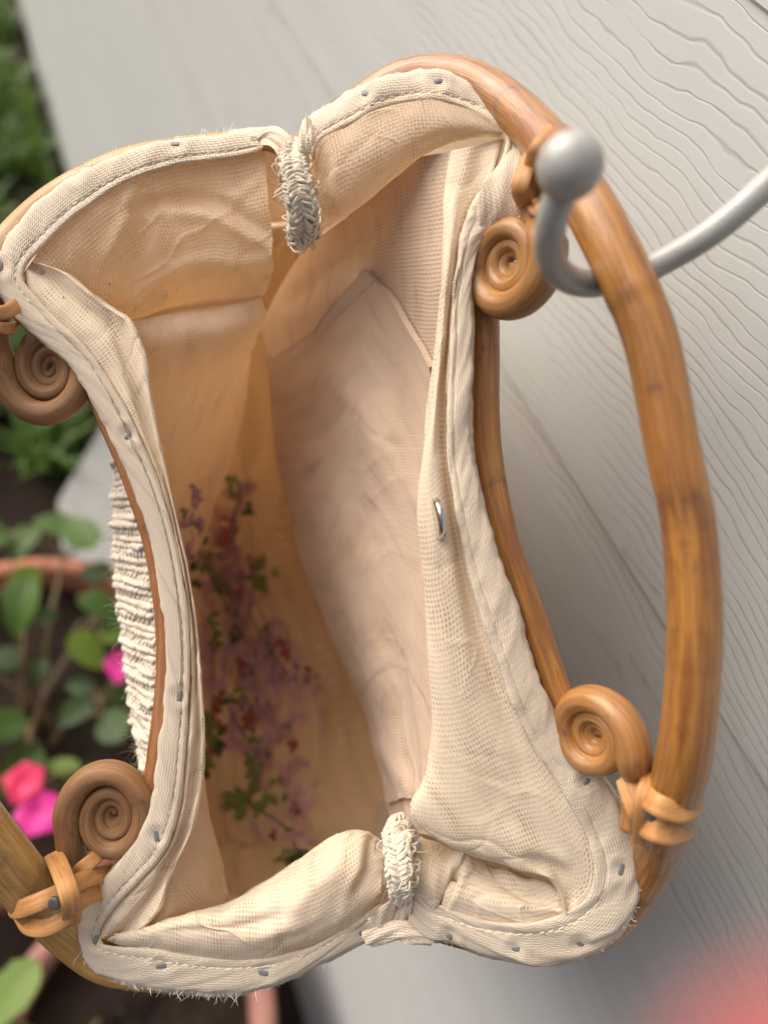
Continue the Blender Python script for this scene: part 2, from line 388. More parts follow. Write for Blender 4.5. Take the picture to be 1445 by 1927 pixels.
# ================================================================== pots and plants
m_terra = simple('terracotta', (.42, .16, .09), .75, 0, .35, 40, .0006)
m_terra2 = simple('weathered_terracotta', (.40, .19, .15), .75, 0, .4, 40, .0006)
def lathe(prof, c, seg=56):
    th = np.linspace(0, 2 * np.pi, seg, endpoint=False)
    V = np.array([[(c[0] + r * math.cos(t), c[1] + r * math.sin(t), z) for t in th] for r, z in prof])
    return V.reshape(-1, 3), gfaces(len(prof), seg, wrap=True)
def pot(cpx, epx, h, mat, label):
    c = gpt(*cpx, h); e = gpt(*epx, h); R = float(np.linalg.norm(e - c))
    t = thing('flower_pot', label, 'flower pot', (c[0], c[1], 0), 'terracotta pots below the bag')
    b = .68 * R
    prof = [(0.02, .012), (b - .01, .012), (b, .0), (b + .004, .006), (R * .93, h - .05), (R * .94, h - .048), (R, h - .045), (R + .002, h - .02), (R, h - .003),
            (R - .006, h), (R - .014, h - .001), (R - .018, h - .006), (R - .02, h - .05), (R - .026, h - .07), (b - .02, .03), (.01, .03)]
    link('pot_body', *lathe(prof, c), mat, t, world=True)
    rr = np.linspace(0, 1, 18)[:, None]; th = np.linspace(0, 2 * np.pi, 60, endpoint=False)[None, :]
    X = c[0] + (R - .021) * rr * np.cos(th); Y = c[1] + (R - .021) * rr * np.sin(th); Z = h - .035 + .008 * fbm(X * 40, Y * 40, 5)
    tag(link('potting_soil', np.stack([X, Y, Z], -1).reshape(-1, 3), gfaces(18, 60, wrap=True), m_soil, t, world=True), kind='stuff')
    return t, c, R
potA, cA, RA = pot((55, 1330), (60, 1048), .24, m_terra, 'terracotta pot with the leafy plant, beside the concrete slab')
potB, cB, RB = pot((262, 1945), (18, 1850), .22, m_terra2, 'dusky weathered terracotta pot of bare dark soil below the bag bottom')
m_leaf = [leafmat('impatiens_leaf', (.03, .078, .012), (.075, .155, .024)), leafmat('young_leaf', (.09, .17, .018), (.16, .25, .03)), leafmat('shade_painted_leaf', (.014, .045, .01), (.035, .08, .016))]  # third leaf is a darker copy, shade of the lower leaves in its colour
m_stem = simple('plant_stem', (.20, .14, .07), .6, 0, .3, 200)
m_pet = [leafmat('magenta_petal', (.72, .02, .28), (.85, .06, .42), .35), leafmat('crimson_petal', (.75, .02, .10), (.85, .05, .2), .35)]
def leaf_grid(L, w, cup=.2, curl=.25):
    n, m = 11, 9; u = np.linspace(0, 1, n); s = np.linspace(-1, 1, m)
    W = w * np.sin(np.pi * u ** .8) ** .75 * (1 - .12 * u); W[-1] = .0004; W[0] = .0012
    X = np.repeat((u * L)[:, None], m, 1); Y = s[None, :] * W[:, None] * (1 + .05 * np.sin(u * 40)[:, None])
    Z = cup * np.abs(Y) - curl * L * (u[:, None] ** 2) + .0012 * np.cos(u * 34)[:, None] * np.abs(s)[None, :]
    return np.stack([X, Y, Z], -1).reshape(-1, 3), gfaces(n, m)
def frame_to(p, heading, tilt, roll, pts):
    ch, sh = math.cos(heading), math.sin(heading)
    Rz = np.array([[ch, -sh, 0], [sh, ch, 0], [0, 0, 1]])
    ct, st = math.cos(tilt), math.sin(tilt); Ry = np.array([[ct, 0, st], [0, 1, 0], [-st, 0, ct]])
    c2, s2 = math.cos(roll), math.sin(roll); Rx = np.array([[1, 0, 0], [0, c2, -s2], [0, s2, c2]])
    return pts @ (Rz @ Ry @ Rx).T + p
def plant(base, hmin, leaves, flowers, label, group, stems):
    t = thing('impatiens_plant', label, 'plant', base, group)
    st = MB(); hubs = []
    for (px, py, h) in stems:
        tp = gpt(px, py, h); b = np.array(base) + [random.uniform(-.03, .03), random.uniform(-.03, .03), -.01]
        q = np.array([b, b * .6 + tp * .4 + [0, 0, .03], tp]); C = resample(q, 14)
        Cc = (C - CAMLOC) @ R3 * 100
        st.add(*sweep(Cc, np.linspace(.35, .16, 14), 8)); hubs.append(tp)
    for (px, py, h, L, mi, hd) in leaves:
        p = gpt(px, py, h); hd = hd if hd is not None else random.uniform(0, 6.28)
        Lm = L * .60; G, f = leaf_grid(Lm, Lm * random.uniform(.32, .4), random.uniform(.05, .35), random.uniform(.05, .35))
        G = G - [Lm * .5, 0, 0]
        link('leaf', frame_to(p, hd, random.uniform(-.25, .35), random.uniform(-.4, .4), G), f, m_leaf[mi], t, world=True)
        foot = frame_to(p, hd, 0, 0, np.array([[-Lm * .5, 0, 0]]))[0]
        hb = min(hubs, key=lambda q: np.linalg.norm(q - foot)) if hubs else np.array(base)
        C = resample(np.array([hb, (hb + foot) / 2 + [0, 0, .01], foot]), 8); st.add(*sweep((C - CAMLOC) @ R3 * 100, .1, 6))
    for (px, py, h, R_, mi) in flowers:
        p = gpt(px, py, h); fl = None
        for k in range(5):
            a = k * 2 * np.pi / 5 + random.uniform(-.2, .2); n, m = 8, 7; u = np.linspace(0, 1, n); s = np.linspace(-1, 1, m); R_ = R_ if k else R_ * .68
            Wd = R_ * .62 * np.sin(np.pi * np.clip(u * .8 + .12, 0, 1)) ** .8; Wd[0] = R_ * .08
            X = np.repeat((u * R_)[:, None], m, 1) * (1 - .12 * np.abs(s)[None, :] ** 3); Y = s[None, :] * Wd[:, None]
            Z = .18 * R_ * np.sin(u * 2.6)[:, None] + .05 * R_ * s[None, :] ** 2 + .0012 * k
            ob = link('blossom' if fl is None else 'petal', frame_to(p, a, random.uniform(-.15, .25), random.uniform(-.15, .15), np.stack([X, Y, Z], -1).reshape(-1, 3)), gfaces(n, m), m_pet[mi], t if fl is None else fl, world=True)
            if fl is None: fl = ob
        hb = min(hubs, key=lambda q: np.linalg.norm(q - p)) if hubs else np.array(base)
        C = resample(np.array([hb, (hb + p) / 2 + [0, 0, .01], p - [0, 0, .004]]), 8); st.add(*sweep((C - CAMLOC) @ R3 * 100, .1, 6))
    st.build('stem', m_stem, t)
    return t
LV = [(150, 1000, .32, .085, 0, .4), (105, 985, .31, .07, 0, 1.2), (45, 1015, .30, .075, 0, 2.4), (182, 1078, .28, .065, 2, 1.0),
      (45, 1088, .29, .06, 1, 2.0), (38, 1140, .33, .09, 0, 2.6), (88, 1158, .28, .045, 2, 5.0), (190, 1140, .34, .075, 0, 4.0),
      (214, 1186, .33, .05, 1, 5.4), (166, 1222, .33, .07, 1, 3.7), (4, 1366, .33, .07, 0, 1.4), (212, 1362, .31, .07, 2, .2), (142, 1340, .31, .06, 2, 2.2),
      (118, 1442, .30, .05, 1, 1.0), (40, 1440, .31, .07, 0, 2.2), (232, 1300, .27, .06, 2, 4.4), (75, 1262, .24, .05, 2, 3.0), (10, 1240, .26, .06, 2, 1.0),
      (-60, 1150, .33, .08, 0, 2.0), (-90, 1300, .34, .08, 0, 1.1), (-40, 1470, .33, .08, 0, 4.0), (160, 1460, .24, .06, 2, 5.1), (250, 1180, .25, .06, 2, .3),
      (150, 1290, .25, .05, 2, 1.1), (255, 1010, .22, .05, 2, 2.3), (-30, 1010, .31, .08, 0, 1.6)]
plant((cA[0], cA[1], .205), .2, LV, [(230, 1256, .31, .026, 0), (48, 1474, .33, .025, 1), (76, 1532, .33, .027, 0), (-70, 1400, .34, .03, 0), (-110, 1200, .34, .03, 1)],
      'leafy impatiens with hot pink blossoms growing in the pot beside the slab', None,
      [(120, 1050, .29), (60, 1100, .30), (180, 1160, .31), (30, 1380, .30), (190, 1340, .28), (60, 1480, .30), (-50, 1250, .31)])
plant((cB[0], cB[1], .19), .2, [(18, 1872, .36, .08, 1, 2.2), (-40, 1910, .33, .08, 0, 1.0), (-10, 1960, .3, .07, 0, 4.0), (60, 2010, .3, .07, 1, 5.0), (180, 2060, .28, .07, 0, .7)], [(320, 2080, .3, .03, 0)],
      'bright green leaf sprig rising over the bare soil at the lower left corner', None, [(10, 1915, .33), (120, 2030, .27)])
pb = MB()
for k in range(12):
    a, r = random.uniform(0, 6.28), RB * .85 * math.sqrt(random.random()); c = np.array([cB[0] + r * math.cos(a), cB[1] + r * math.sin(a), .19])
    s = random.uniform(.001, .003); q = rng.normal(size=(6, 3)) * .25 + np.array([[1, 0, 0], [-1, 0, 0], [0, 1, 0], [0, -1, 0], [0, 0, .7], [0, 0, -.7]])
    pb.add(c + q * s, [(0, 2, 4), (2, 1, 4), (1, 3, 4), (3, 0, 4), (2, 0, 5), (1, 2, 5), (3, 1, 5), (0, 3, 5)])
tag(pb.build('perlite_grit', simple('pale_grit', (.35, .33, .30), .9), potB, world=True, smooth=False), kind='stuff')

# ================================================================== the hook
m_hook = NT('grey_enamel'); ob = m_hook.obj(); ch = m_hook.noise(ob, 420, 3, .6); bg_ = m_hook.noise(ob, 60, 3)
m_hook.set(Base_Color=m_hook.mix(m_hook.ramp(ch, [(.70, (0, 0, 0)), (.74, (.7, .7, .7))]), m_hook.mix(bg_, (.33, .33, .305), (.38, .38, .35)), (.62, .60, .55)),
           Roughness=.33, Normal=m_hook.bump(m_hook.noise(ob, 260, 4), .0005, .5), Coat_Weight=.3, Coat_Roughness=.15)
m_hook = m_hook.m
bc = unp([1072, 313, 11.7])
hook = thing('wall_hook', 'grey painted metal wall hook with a ball tip holding the bag handle', 'hook', PX(1700, 100, 14.75))
hp = [(1066, 345, 11.9), (1044, 392, 12.2), (1034, 440, 12.6), (1036, 486, 13.2), (1060, 520, 13.9), (1110, 534, 14.5), (1180, 520, 14.75), (1245, 493, 14.72), (1345, 432, 14.2), (1445, 345, 13.9), (1560, 235, 13.9), (1690, 110, 14.6)]
link('hook_rod', *tube_px(hp, .27, 120, 20)[:2], m_hook, hook)
th = np.linspace(0, np.pi, 25); V = np.array([[bc + .53 * np.array([math.sin(a) * math.cos(b), math.cos(a), math.sin(a) * math.sin(b)]) for b in np.linspace(0, 2 * np.pi, 36, endpoint=False)] for a in th])
link('ball_tip', V.reshape(-1, 3), gfaces(25, 36, wrap=True), m_hook, hook)
pc = PX(1700, 100, 14.85); pc[1] = -DW + .001
link('wall_plate', *lathe([(.0005, -.002), (.02, -.002), (.021, 0), (.02, .003), (.017, .004), (.0005, .0045)], (0, 0), 32), m_hook, hook, world=True)
pl = bpy.data.objects[-1] if False else [o for o in COL.objects if o.name == 'wall_plate'][0]
pl.data.transform(Matrix.Translation(Vector(pc) - Vector(hook.location)) @ Matrix.Rotation(-math.pi / 2, 4, 'X') @ Matrix.Translation(Vector(hook.location)))

# ================================================================== THE BAG
bag = thing('handbag', 'open cream fabric handbag with bamboo scroll handles hanging on a grey hook', 'handbag', PX(520, 1000, 33))
# ---- binding tapes: (outer, inner) pixel pairs
TL = [(505, 243, 492, 284), (440, 248, 440, 296), (380, 256, 385, 303), (330, 263, 335, 310), (260, 278, 275, 327), (200, 300, 225, 348), (150, 325, 170, 385), (100, 357, 125, 420),
      (60, 392, 90, 455), (25, 432, 60, 485), (-5, 475, 46, 508), (-12, 520, 46, 530), (5, 565, 68, 560), (40, 608, 104, 598), (85, 648, 148, 640), (130, 686, 180, 678),
      (162, 732, 210, 725), (190, 790, 240, 775), (225, 860, 272, 845), (255, 930, 300, 915), (280, 1010, 325, 1000), (297, 1090, 342, 1080), (309, 1170, 354, 1165), (313, 1250, 357, 1250),
      (310, 1320, 354, 1330), (302, 1390, 350, 1400), (292, 1470, 343, 1480), (280, 1530, 330, 1550), (248, 1590, 303, 1612), (203, 1640, 258, 1662), (163, 1690, 215, 1710), (146, 1732, 192, 1742),
      (147, 1775, 186, 1765), (163, 1813, 198, 1778), (198, 1838, 230, 1782), (250, 1853, 280, 1785), (310, 1863, 340, 1795), (380, 1870, 400, 1803), (445, 1870, 460, 1805), (510, 1855, 515, 1802),
      (570, 1830, 570, 1788), (625, 1803, 620, 1765), (680, 1775, 665, 1737), (728, 1758, 715, 1700)]
TR = [(570, 232, 588, 300), (600, 212, 606, 262), (650, 180, 655, 235), (700, 153, 710, 207), (750, 138, 765, 192), (800, 131, 820, 190), (850, 135, 870, 203), (900, 152, 908, 220), (950, 182, 940, 238),
      (985, 215, 952, 255), (1000, 250, 950, 280), (998, 300, 935, 318), (988, 345, 912, 352), (974, 385, 888, 385), (952, 416, 878, 412), (926, 444, 868, 442), (900, 482, 862, 500), (890, 560, 852, 580),
      (890, 640, 848, 660), (886, 720, 843, 740), (885, 800, 843, 820), (890, 860, 848, 890), (902, 920, 858, 960), (920, 990, 870, 1020), (942, 1060, 885, 1090), (968, 1130, 905, 1160), (990, 1200, 928, 1220),
      (1003, 1255, 945, 1262), (1028, 1310, 960, 1312), (1055, 1368, 985, 1370), (1092, 1418, 1012, 1420), (1130, 1460, 1042, 1460), (1160, 1505, 1072, 1510), (1186, 1555, 1097, 1560), (1203, 1610, 1115, 1610),
      (1205, 1660, 1118, 1650), (1190, 1718, 1103, 1690), (1152, 1768, 1066, 1716), (1100, 1798, 1030, 1730), (1040, 1812, 990, 1738), (970, 1808, 940, 1738), (900, 1792, 890, 1730), (845, 1774, 838, 1712),
      (800, 1768, 812, 1700), (765, 1752, 778, 1668)]
ZL = lambda t: 18.3 + 0 * t
ZR = lambda t: np.interp(t, [0, .1, .25, .45, .6, .8, .9, 1], [17.6, 17.1, 16.3, 16.4, 16.5, 16.8, 17.1, 17.6])
CS = [(-.09, .75), (-.03, .36), (.01, .10), (.07, -.02), (.25, -.07), (.5, -.09), (.68, -.08), (.735, -.055), (.79, -.08), (.90, -.09), (.985, -.06), (1.02, .01), (1.03, .3)]
STAPLES = {1: [(330, 271, 3, 24), (140, 327, 22, 24), (3, 502, 95, 26), (244, 816, -62, 26), (338, 1308, 90, 26), (295, 1572, 80, 26), (306, 1817, -3, 27), (498, 1831, 12, 24), (181, 1768, -68, 22), (683, 1757, 22, 18)],
           5: [(687, 176, 28, 16), (824, 153, -5, 18), (1103, 1470, -45, 14), (1168, 1636, -75, 30), (845, 1761, 30, 15), (969, 1785, -5, 18), (1091, 1776, 45, 18), (976, 232, -60, 16)]}
def tape(T, zf, seed, N=620):
    T = np.array(T, float); R_ = cr(T, np.linspace(0, len(T) - 1, N)); t = np.linspace(0, 1, N); z = zf(t)
    wob = 2.2 * fbm(t * 110, 0 * t, seed, 3); rows = []
    for s, dz in CS:
        o_, i_ = R_[:, :2], R_[:, 2:]
        p = o_ + (i_ - o_) * s
        if s < .2:
            dr = (o_ - i_) / np.linalg.norm(o_ - i_, axis=1, keepdims=True); p = p + dr * (wob * (1 - max(s, 0) * 5))[:, None]
        rows.append(np.c_[p, z + dz])
    A = cr(np.array(rows), np.linspace(0, len(CS) - 1, 56)); G = unp(A)
    uv = guv(G); m = (A[..., 2] - z[None, :] < .2)
    d = (.024 if seed == 1 else .05) * fbm(uv[..., 0] * 1.0, uv[..., 1] * 1.2, seed + 3, 3) + .006 * fbm(uv[..., 0] * 4, uv[..., 1] * 2, seed + 9, 2)
    for q in STAPLES[seed]:
        e = np.hypot(A[..., 0] - q[0], A[..., 1] - q[1]); d = d - .045 * np.exp(-(e / 13) ** 2) + .018 * np.exp(-((e - 24) / 9) ** 2)
    G = G + normals(G) * (d * m)[..., None]
    return R_, z, G
RL, zL, GL = tape(TL, ZL, 1); RR, zR, GR = tape(TR, ZR, 5)
tapeL = grid('binding_tape', GL, m_tape, bag); tapeR = grid('binding_tape', GR, m_tape, bag)
def on_grid(G):
    n = G.shape; vs = [Vector(q) for q in G.reshape(-1, 3)]
    return BVHTree.FromPolygons(vs, [tuple(int(i) for i in f) for f in gfaces(n[0], n[1])])
def hit(bvh, px, py):
    d = Vector(unp([px, py, 1.0])).normalized(); h = bvh.ray_cast(Vector((0, 0, 0)), d)
    if h[0] is None: return None, None
    nn = np.array(h[1]); nn = nn if nn[2] > 0 else -nn
    return np.array(h[0]), nn
bL, bR = on_grid(GL), on_grid(GR)
def rounded_bar(c, nrm, ang, L, w, t):
    x = np.array([math.cos(ang), -math.sin(ang), 0]); x -= nrm * (x @ nrm); x /= np.linalg.norm(x); y = np.cross(nrm, x)
    prof = [(-L / 2, -.5), (-L / 2 + w * .25, .35), (-L / 2 + w * .7, 1), (0, 1.05), (L / 2 - w * .7, 1), (L / 2 - w * .25, .35), (L / 2, -.5)]
    V = []
    for (a, hgt) in prof:
        for k in range(8):
            th = 2 * np.pi * k / 8; V.append(c + x * a + y * (w / 2 * math.cos(th)) + nrm * (t * (hgt * .55 + .5 * math.sin(th))))
    f = [tuple(q) for q in gfaces(len(prof), 8, wrap=True)] + [tuple(range(7, -1, -1)), tuple(48 + np.arange(8))]
    return V, f
for side, lst in ((0, STAPLES[1]), (1, STAPLES[5])):
    for px, py, a, L in lst:
        c, nn = hit(bL if side == 0 else bR, px, py)
        if c is None: continue
        k = 18 / F
        link('staple', *rounded_bar(c, nn, math.radians(a), L * k, 9 * k, 2.0 * k), m_steel, tapeL if side == 0 else tapeR)
# stitches
def stitches(R_, bvh, parent, s, lo, hi, mat, name, step=17, ln=12, w=.018):
    mb = MB(); P = R_[:, :2] + (R_[:, 2:] - R_[:, :2]) * s
    P = P[int(lo * len(P)):int(hi * len(P))]
    L = np.r_[0, np.cumsum(np.linalg.norm(np.diff(P, axis=0), axis=1))]
    t = 0
    while t < L[-1] - ln:
        l2 = ln * random.uniform(.8, 1.1)
        q = [np.array([np.interp(x, L, P[:, 0]), np.interp(x, L, P[:, 1]) + random.uniform(-1, 1)]) for x in (t, t + l2 / 2, t + l2)]
        h = [hit(bvh, *x) for x in q]
        if all(x[0] is not None for x in h):
            C = [h[0][0] - h[0][1] * .012, h[1][0] + h[1][1] * .014, h[2][0] - h[2][1] * .012]
            mb.add(*sweep(resample(np.array(C), 5), w, 6))
        t += step * random.uniform(.9, 1.1)
    return tag(mb.build(name, mat, parent), kind='stuff')
stitches(RL, bL, tapeL, .735, .02, .29, m_thread, 'stitching'); stitches(RL, bL, tapeL, .735, .62, .97, m_thread, 'stitching')
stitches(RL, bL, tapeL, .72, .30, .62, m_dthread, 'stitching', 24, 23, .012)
stitches(RR, bR, tapeR, .735, .80, .97, m_thread, 'stitching', 19, 12); stitches(RR, bR, tapeR, .735, .02, .22, m_thread, 'stitching', 19, 12)
# dark running seam beside the left bar
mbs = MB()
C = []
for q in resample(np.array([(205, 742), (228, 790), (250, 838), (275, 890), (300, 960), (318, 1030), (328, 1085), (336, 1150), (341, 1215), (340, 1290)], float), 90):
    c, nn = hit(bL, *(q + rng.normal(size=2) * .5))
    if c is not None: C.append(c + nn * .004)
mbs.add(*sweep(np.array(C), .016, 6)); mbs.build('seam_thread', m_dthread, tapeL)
# frayed edges and fluff
def fluff(name, parent, items, mat=None, w=.0045):
    mb = MB()
    for (c, dr, L, cr_) in items:
        dr = dr / np.linalg.norm(dr); sd = np.cross(dr, [0, 0, 1.0]); sd /= max(np.linalg.norm(sd), 1e-6)
        b = rng.normal(size=3) * cr_ * L; P = np.array([c, c + dr * L * .5 + b * .6, c + dr * L + b + rng.normal(size=3) * cr_ * L * .6]); P = resample(P, 5)
        ww = np.array([1, 1, .9, .7, .3]) * w
        V = np.r_[P - sd * ww[:, None], P + sd * ww[:, None] + [0, 0, .002]]
        mb.add(V, [(i, i + 1, 6 + i, 5 + i) for i in range(4)])
    return tag(mb.build(name, mat or m_fuzz, parent, smooth=False), kind='stuff')
def edge_fluff(R_, z, spans, dens, Lr):
    it = []
    for lo, hi in spans:
        for k in range(int(dens * (hi - lo))):
            i = min(int(random.uniform(lo, hi) * len(R_)), len(R_) - 1)
            o_ = R_[i, :2]; dd = R_[i, :2] - R_[i, 2:]; dd /= np.linalg.norm(dd)
            p = unp([*(o_ - dd * random.uniform(-3, 6)), z[i] + random.uniform(0, .25)])
            it.append((p, np.array([dd[0], -dd[1], random.uniform(-.4, .6)]) + rng.normal(size=3) * .5, random.uniform(.2, .8) * Lr, .8))
    return it
fluff('frayed_edge', tapeL, edge_fluff(RL, zL, [(.0, .28), (.70, .98)], 500, .10) + edge_fluff(RL, zL, [(.02, .05), (.11, .14), (.735, .76), (.80, .9)], 1800, .15))
fluff('frayed_edge', tapeR, edge_fluff(RR, zR, [(.0, .22), (.75, .98)], 400, .09) + edge_fluff(RR, zR, [(.0, .03), (.80, .83), (.72, .74)], 2200, .14))

# ---- lining
def Z(rows, zs): return [[(x, y, z if not hasattr(z, '__len__') else z[i]) for i, (x, y) in enumerate(r)] for r, z in zip(rows, zs)]
# gusset of the left frame, upper
P1 = Z([[(50, 518), (75, 470), (125, 420), (190, 370), (275, 327), (355, 307), (430, 297), (499, 284)],
        [(52, 521), (95, 485), (160, 445), (225, 410), (300, 372), (370, 350), (440, 338), (502, 332)],
        [(55, 524), (110, 502), (180, 475), (250, 450), (320, 425), (385, 410), (450, 400), (508, 400)],
        [(57, 527), (120, 520), (190, 510), (255, 500), (325, 478), (390, 462), (455, 455), (513, 470)],
        [(60, 529), (125, 535), (190, 550), (250, 565), (320, 535), (390, 515), (455, 510), (513, 515)],
        [(62, 531), (130, 548), (195, 575), (250, 598), (320, 578), (390, 565), (450, 558), (499, 552)],
        [(64, 534), (135, 555), (200, 585), (252, 606), (320, 592), (390, 588), (450, 578), (492, 563)],
        [(70, 544), (150, 575), (215, 620), (268, 650), (330, 645), (395, 640), (455, 625), (501, 598)],
        [(90, 570), (170, 620), (235, 690), (280, 740), (330, 745), (385, 715), (440, 675), (487, 632)],
        [(120, 620), (200, 720), (260, 810), (300, 870), (335, 885), (372, 832), (420, 747), (466, 674)],
        [(140, 660), (220, 780), (280, 890), (315, 960), (350, 950), (390, 880), (432, 790), (472, 664)],
        [(160, 700), (240, 840), (300, 960), (330, 1050), (370, 1035), (412, 930), (454, 800), (466, 690)],
        [(160, 720), (240, 860), (300, 990), (325, 1070), (355, 1050), (395, 950), (436, 800), (446, 690)]],
       [18.35, (18.4, 18.45, 18.5, 18.55, 18.6, 18.6, 18.55, 18.45), (18.4, 18.55, 18.7, 18.8, 18.8, 18.7, 18.6, 18.5), (18.5, 18.75, 19.0, 19.1, 19.1, 18.95, 18.85, 18.8),
        (18.5, 18.9, 19.4, 19.75, 19.8, 19.55, 19.35, 19.3), (18.6, 19.2, 19.9, 20.8, 21.1, 20.9, 20.5, 20.2), (18.7, 19.3, 19.8, 20.1, 20.0, 20.0, 20.0, 20.2),
        (18.8, 19.5, 20, 20.0, 19.9, 20.0, 20.2, 20.5), (19.5, 20.2, 20.8, 21, 21.2, 21.4, 21.6, 21.8), (20.5, 21.3, 22, 22.4, 22.6, 22.7, 22.8, 22.8),
        (22, 23, 24, 24.5, 25, 25.2, 25.3, 25.3), (24, 25, 26, 26.3, 26.5, 26.6, 26.8, 26.8), (27, 28, 28.5, 28.5, 28.5, 28.5, 28.5, 28.5)])
def dP1(px, py, u, v):
    e = np.clip((py - 300) / 80, 0, 1) * np.clip((px - 60) / 80, 0, 1)
    d = .05 * fbm(u * .8, v * .8, 21, 3) + crease(u, v, 300, .07)
    for l, w, a in (([(250, 350), (235, 420), (190, 500)], 16, .10), ([(290, 345), (270, 430), (250, 520), (245, 580)], 18, -.07), ([(240, 400), (300, 380), (400, 375), (470, 420), (505, 440)], 16, -.13),
                    ([(320, 400), (400, 410), (460, 440), (508, 470)], 14, .09), ([(255, 590), (300, 520), (380, 490), (450, 495), (505, 490)], 17, .10), ([(262, 560), (320, 545), (420, 530), (480, 530)], 14, -.08),
                    ([(300, 700), (380, 690), (440, 640)], 20, .06), ([(300, 820), (360, 780), (420, 700)], 24, -.05), ([(440, 470), (490, 560), (500, 600)], 16, .05)):
        d = d + fold(px, py, l, w, a * 1.5)
    return d * e
G1 = loft(P1, 190, 330, dP1); grid('lining_panel', G1, m_lin, bag)
# strip by the upper knot
P9 = [[(499, 284, 18.25), (500, 345, 18.6), (508, 410, 18.85), (506, 418, 19.6), (500, 420, 22.5)], [(512, 288, 18.7), (518, 350, 18.95), (524, 408, 19.1), (522, 416, 19.8), (520, 420, 22.5)], [(540, 296, 18.8), (544, 350, 19.1), (546, 402, 19.3), (546, 412, 20), (546, 418, 22.5)], [(600, 300, 19.4), (602, 350, 19.6), (600, 396, 19.8), (600, 410, 20.5), (600, 416, 22.5)]]
grid('lining_panel', loft(P9, 40, 40), m_lin, bag)
# long panel beside the left bar
k2 = [(46, 512, 62, 490), (60, 552, 122, 512), (104, 598, 172, 552), (150, 642, 218, 585), (182, 678, 247, 606), (212, 725, 272, 662), (242, 778, 284, 742), (274, 848, 300, 832), (302, 918, 320, 920), (327, 1002, 338, 1000),
      (344, 1082, 352, 1062), (356, 1166, 364, 1135), (359, 1250, 374, 1220), (356, 1330, 380, 1300), (352, 1400, 384, 1380), (345, 1480, 380, 1450), (332, 1550, 372, 1515), (305, 1612, 352, 1578), (260, 1662, 318, 1655), (217, 1710, 300, 1712), (194, 1744, 258, 1752), (188, 1766, 205, 1768)]
k2 = np.array(k2, float); P2 = []
for s, dz in ((-.06, .15), (.0, .02), (.22, -.06), (.42, .0), (.62, .15), (.84, .02), (.96, -.07), (1.02, .10), (1.03, .6), (.99, 1.9)):
    P2.append(np.c_[k2[:, :2] + (k2[:, 2:] - k2[:, :2]) * s, 18.35 + dz + 0 * k2[:, 0]])
def dP2(px, py, u, v):
    d = .03 * fbm(u * .6, v * 1.4, 31, 3) + crease(u, v, 310, .03)
    for l, w, a in (([(185, 560), (225, 640), (262, 760), (290, 860)], 10, -.10), ([(245, 610), (268, 680), (280, 760)], 8, .08), ([(370, 1430), (350, 1540), (300, 1640)], 10, -.1), ([(345, 1560), (300, 1660), (240, 1730)], 9, -.12), ([(325, 1600), (270, 1690), (220, 1740)], 7, .09)):
        d = d + fold(px, py, l, w, a)
    return d
G2 = loft(P2, 420, 110, dP2); grid('lining_panel', G2, m_coarse, bag)
# flap below it
P2b = Z([[(378, 1440), (372, 1515), (350, 1585), (318, 1658), (298, 1712), (255, 1752), (205, 1770)],
         [(384, 1470), (392, 1540), (385, 1600), (360, 1660), (320, 1715), (262, 1753), (207, 1771)],
         [(386, 1510), (410, 1590), (416, 1640), (405, 1690), (340, 1728), (270, 1755), (210, 1772)],
         [(386, 1520), (414, 1600), (421, 1650), (424, 1706), (345, 1731), (272, 1757), (211, 1772)],
         [(380, 1530), (405, 1610), (414, 1655), (417, 1712), (345, 1734), (272, 1758), (211, 1772)]],
        [18.5, (19.2, 19.2, 19.1, 18.9, 18.6, 18.4, 18.3), (20.4, 20.2, 20, 19.5, 18.9, 18.5, 18.3), (20.8, 20.7, 20.4, 20, 19.1, 18.6, 18.35), (22.5, 22.5, 22, 21.5, 20, 19, 18.6)])
grid('lining_panel', loft(P2b, 90, 90, lambda px, py, u, v: .04 * fbm(u * .9, v * .9, 41, 3)), m_lin, bag)
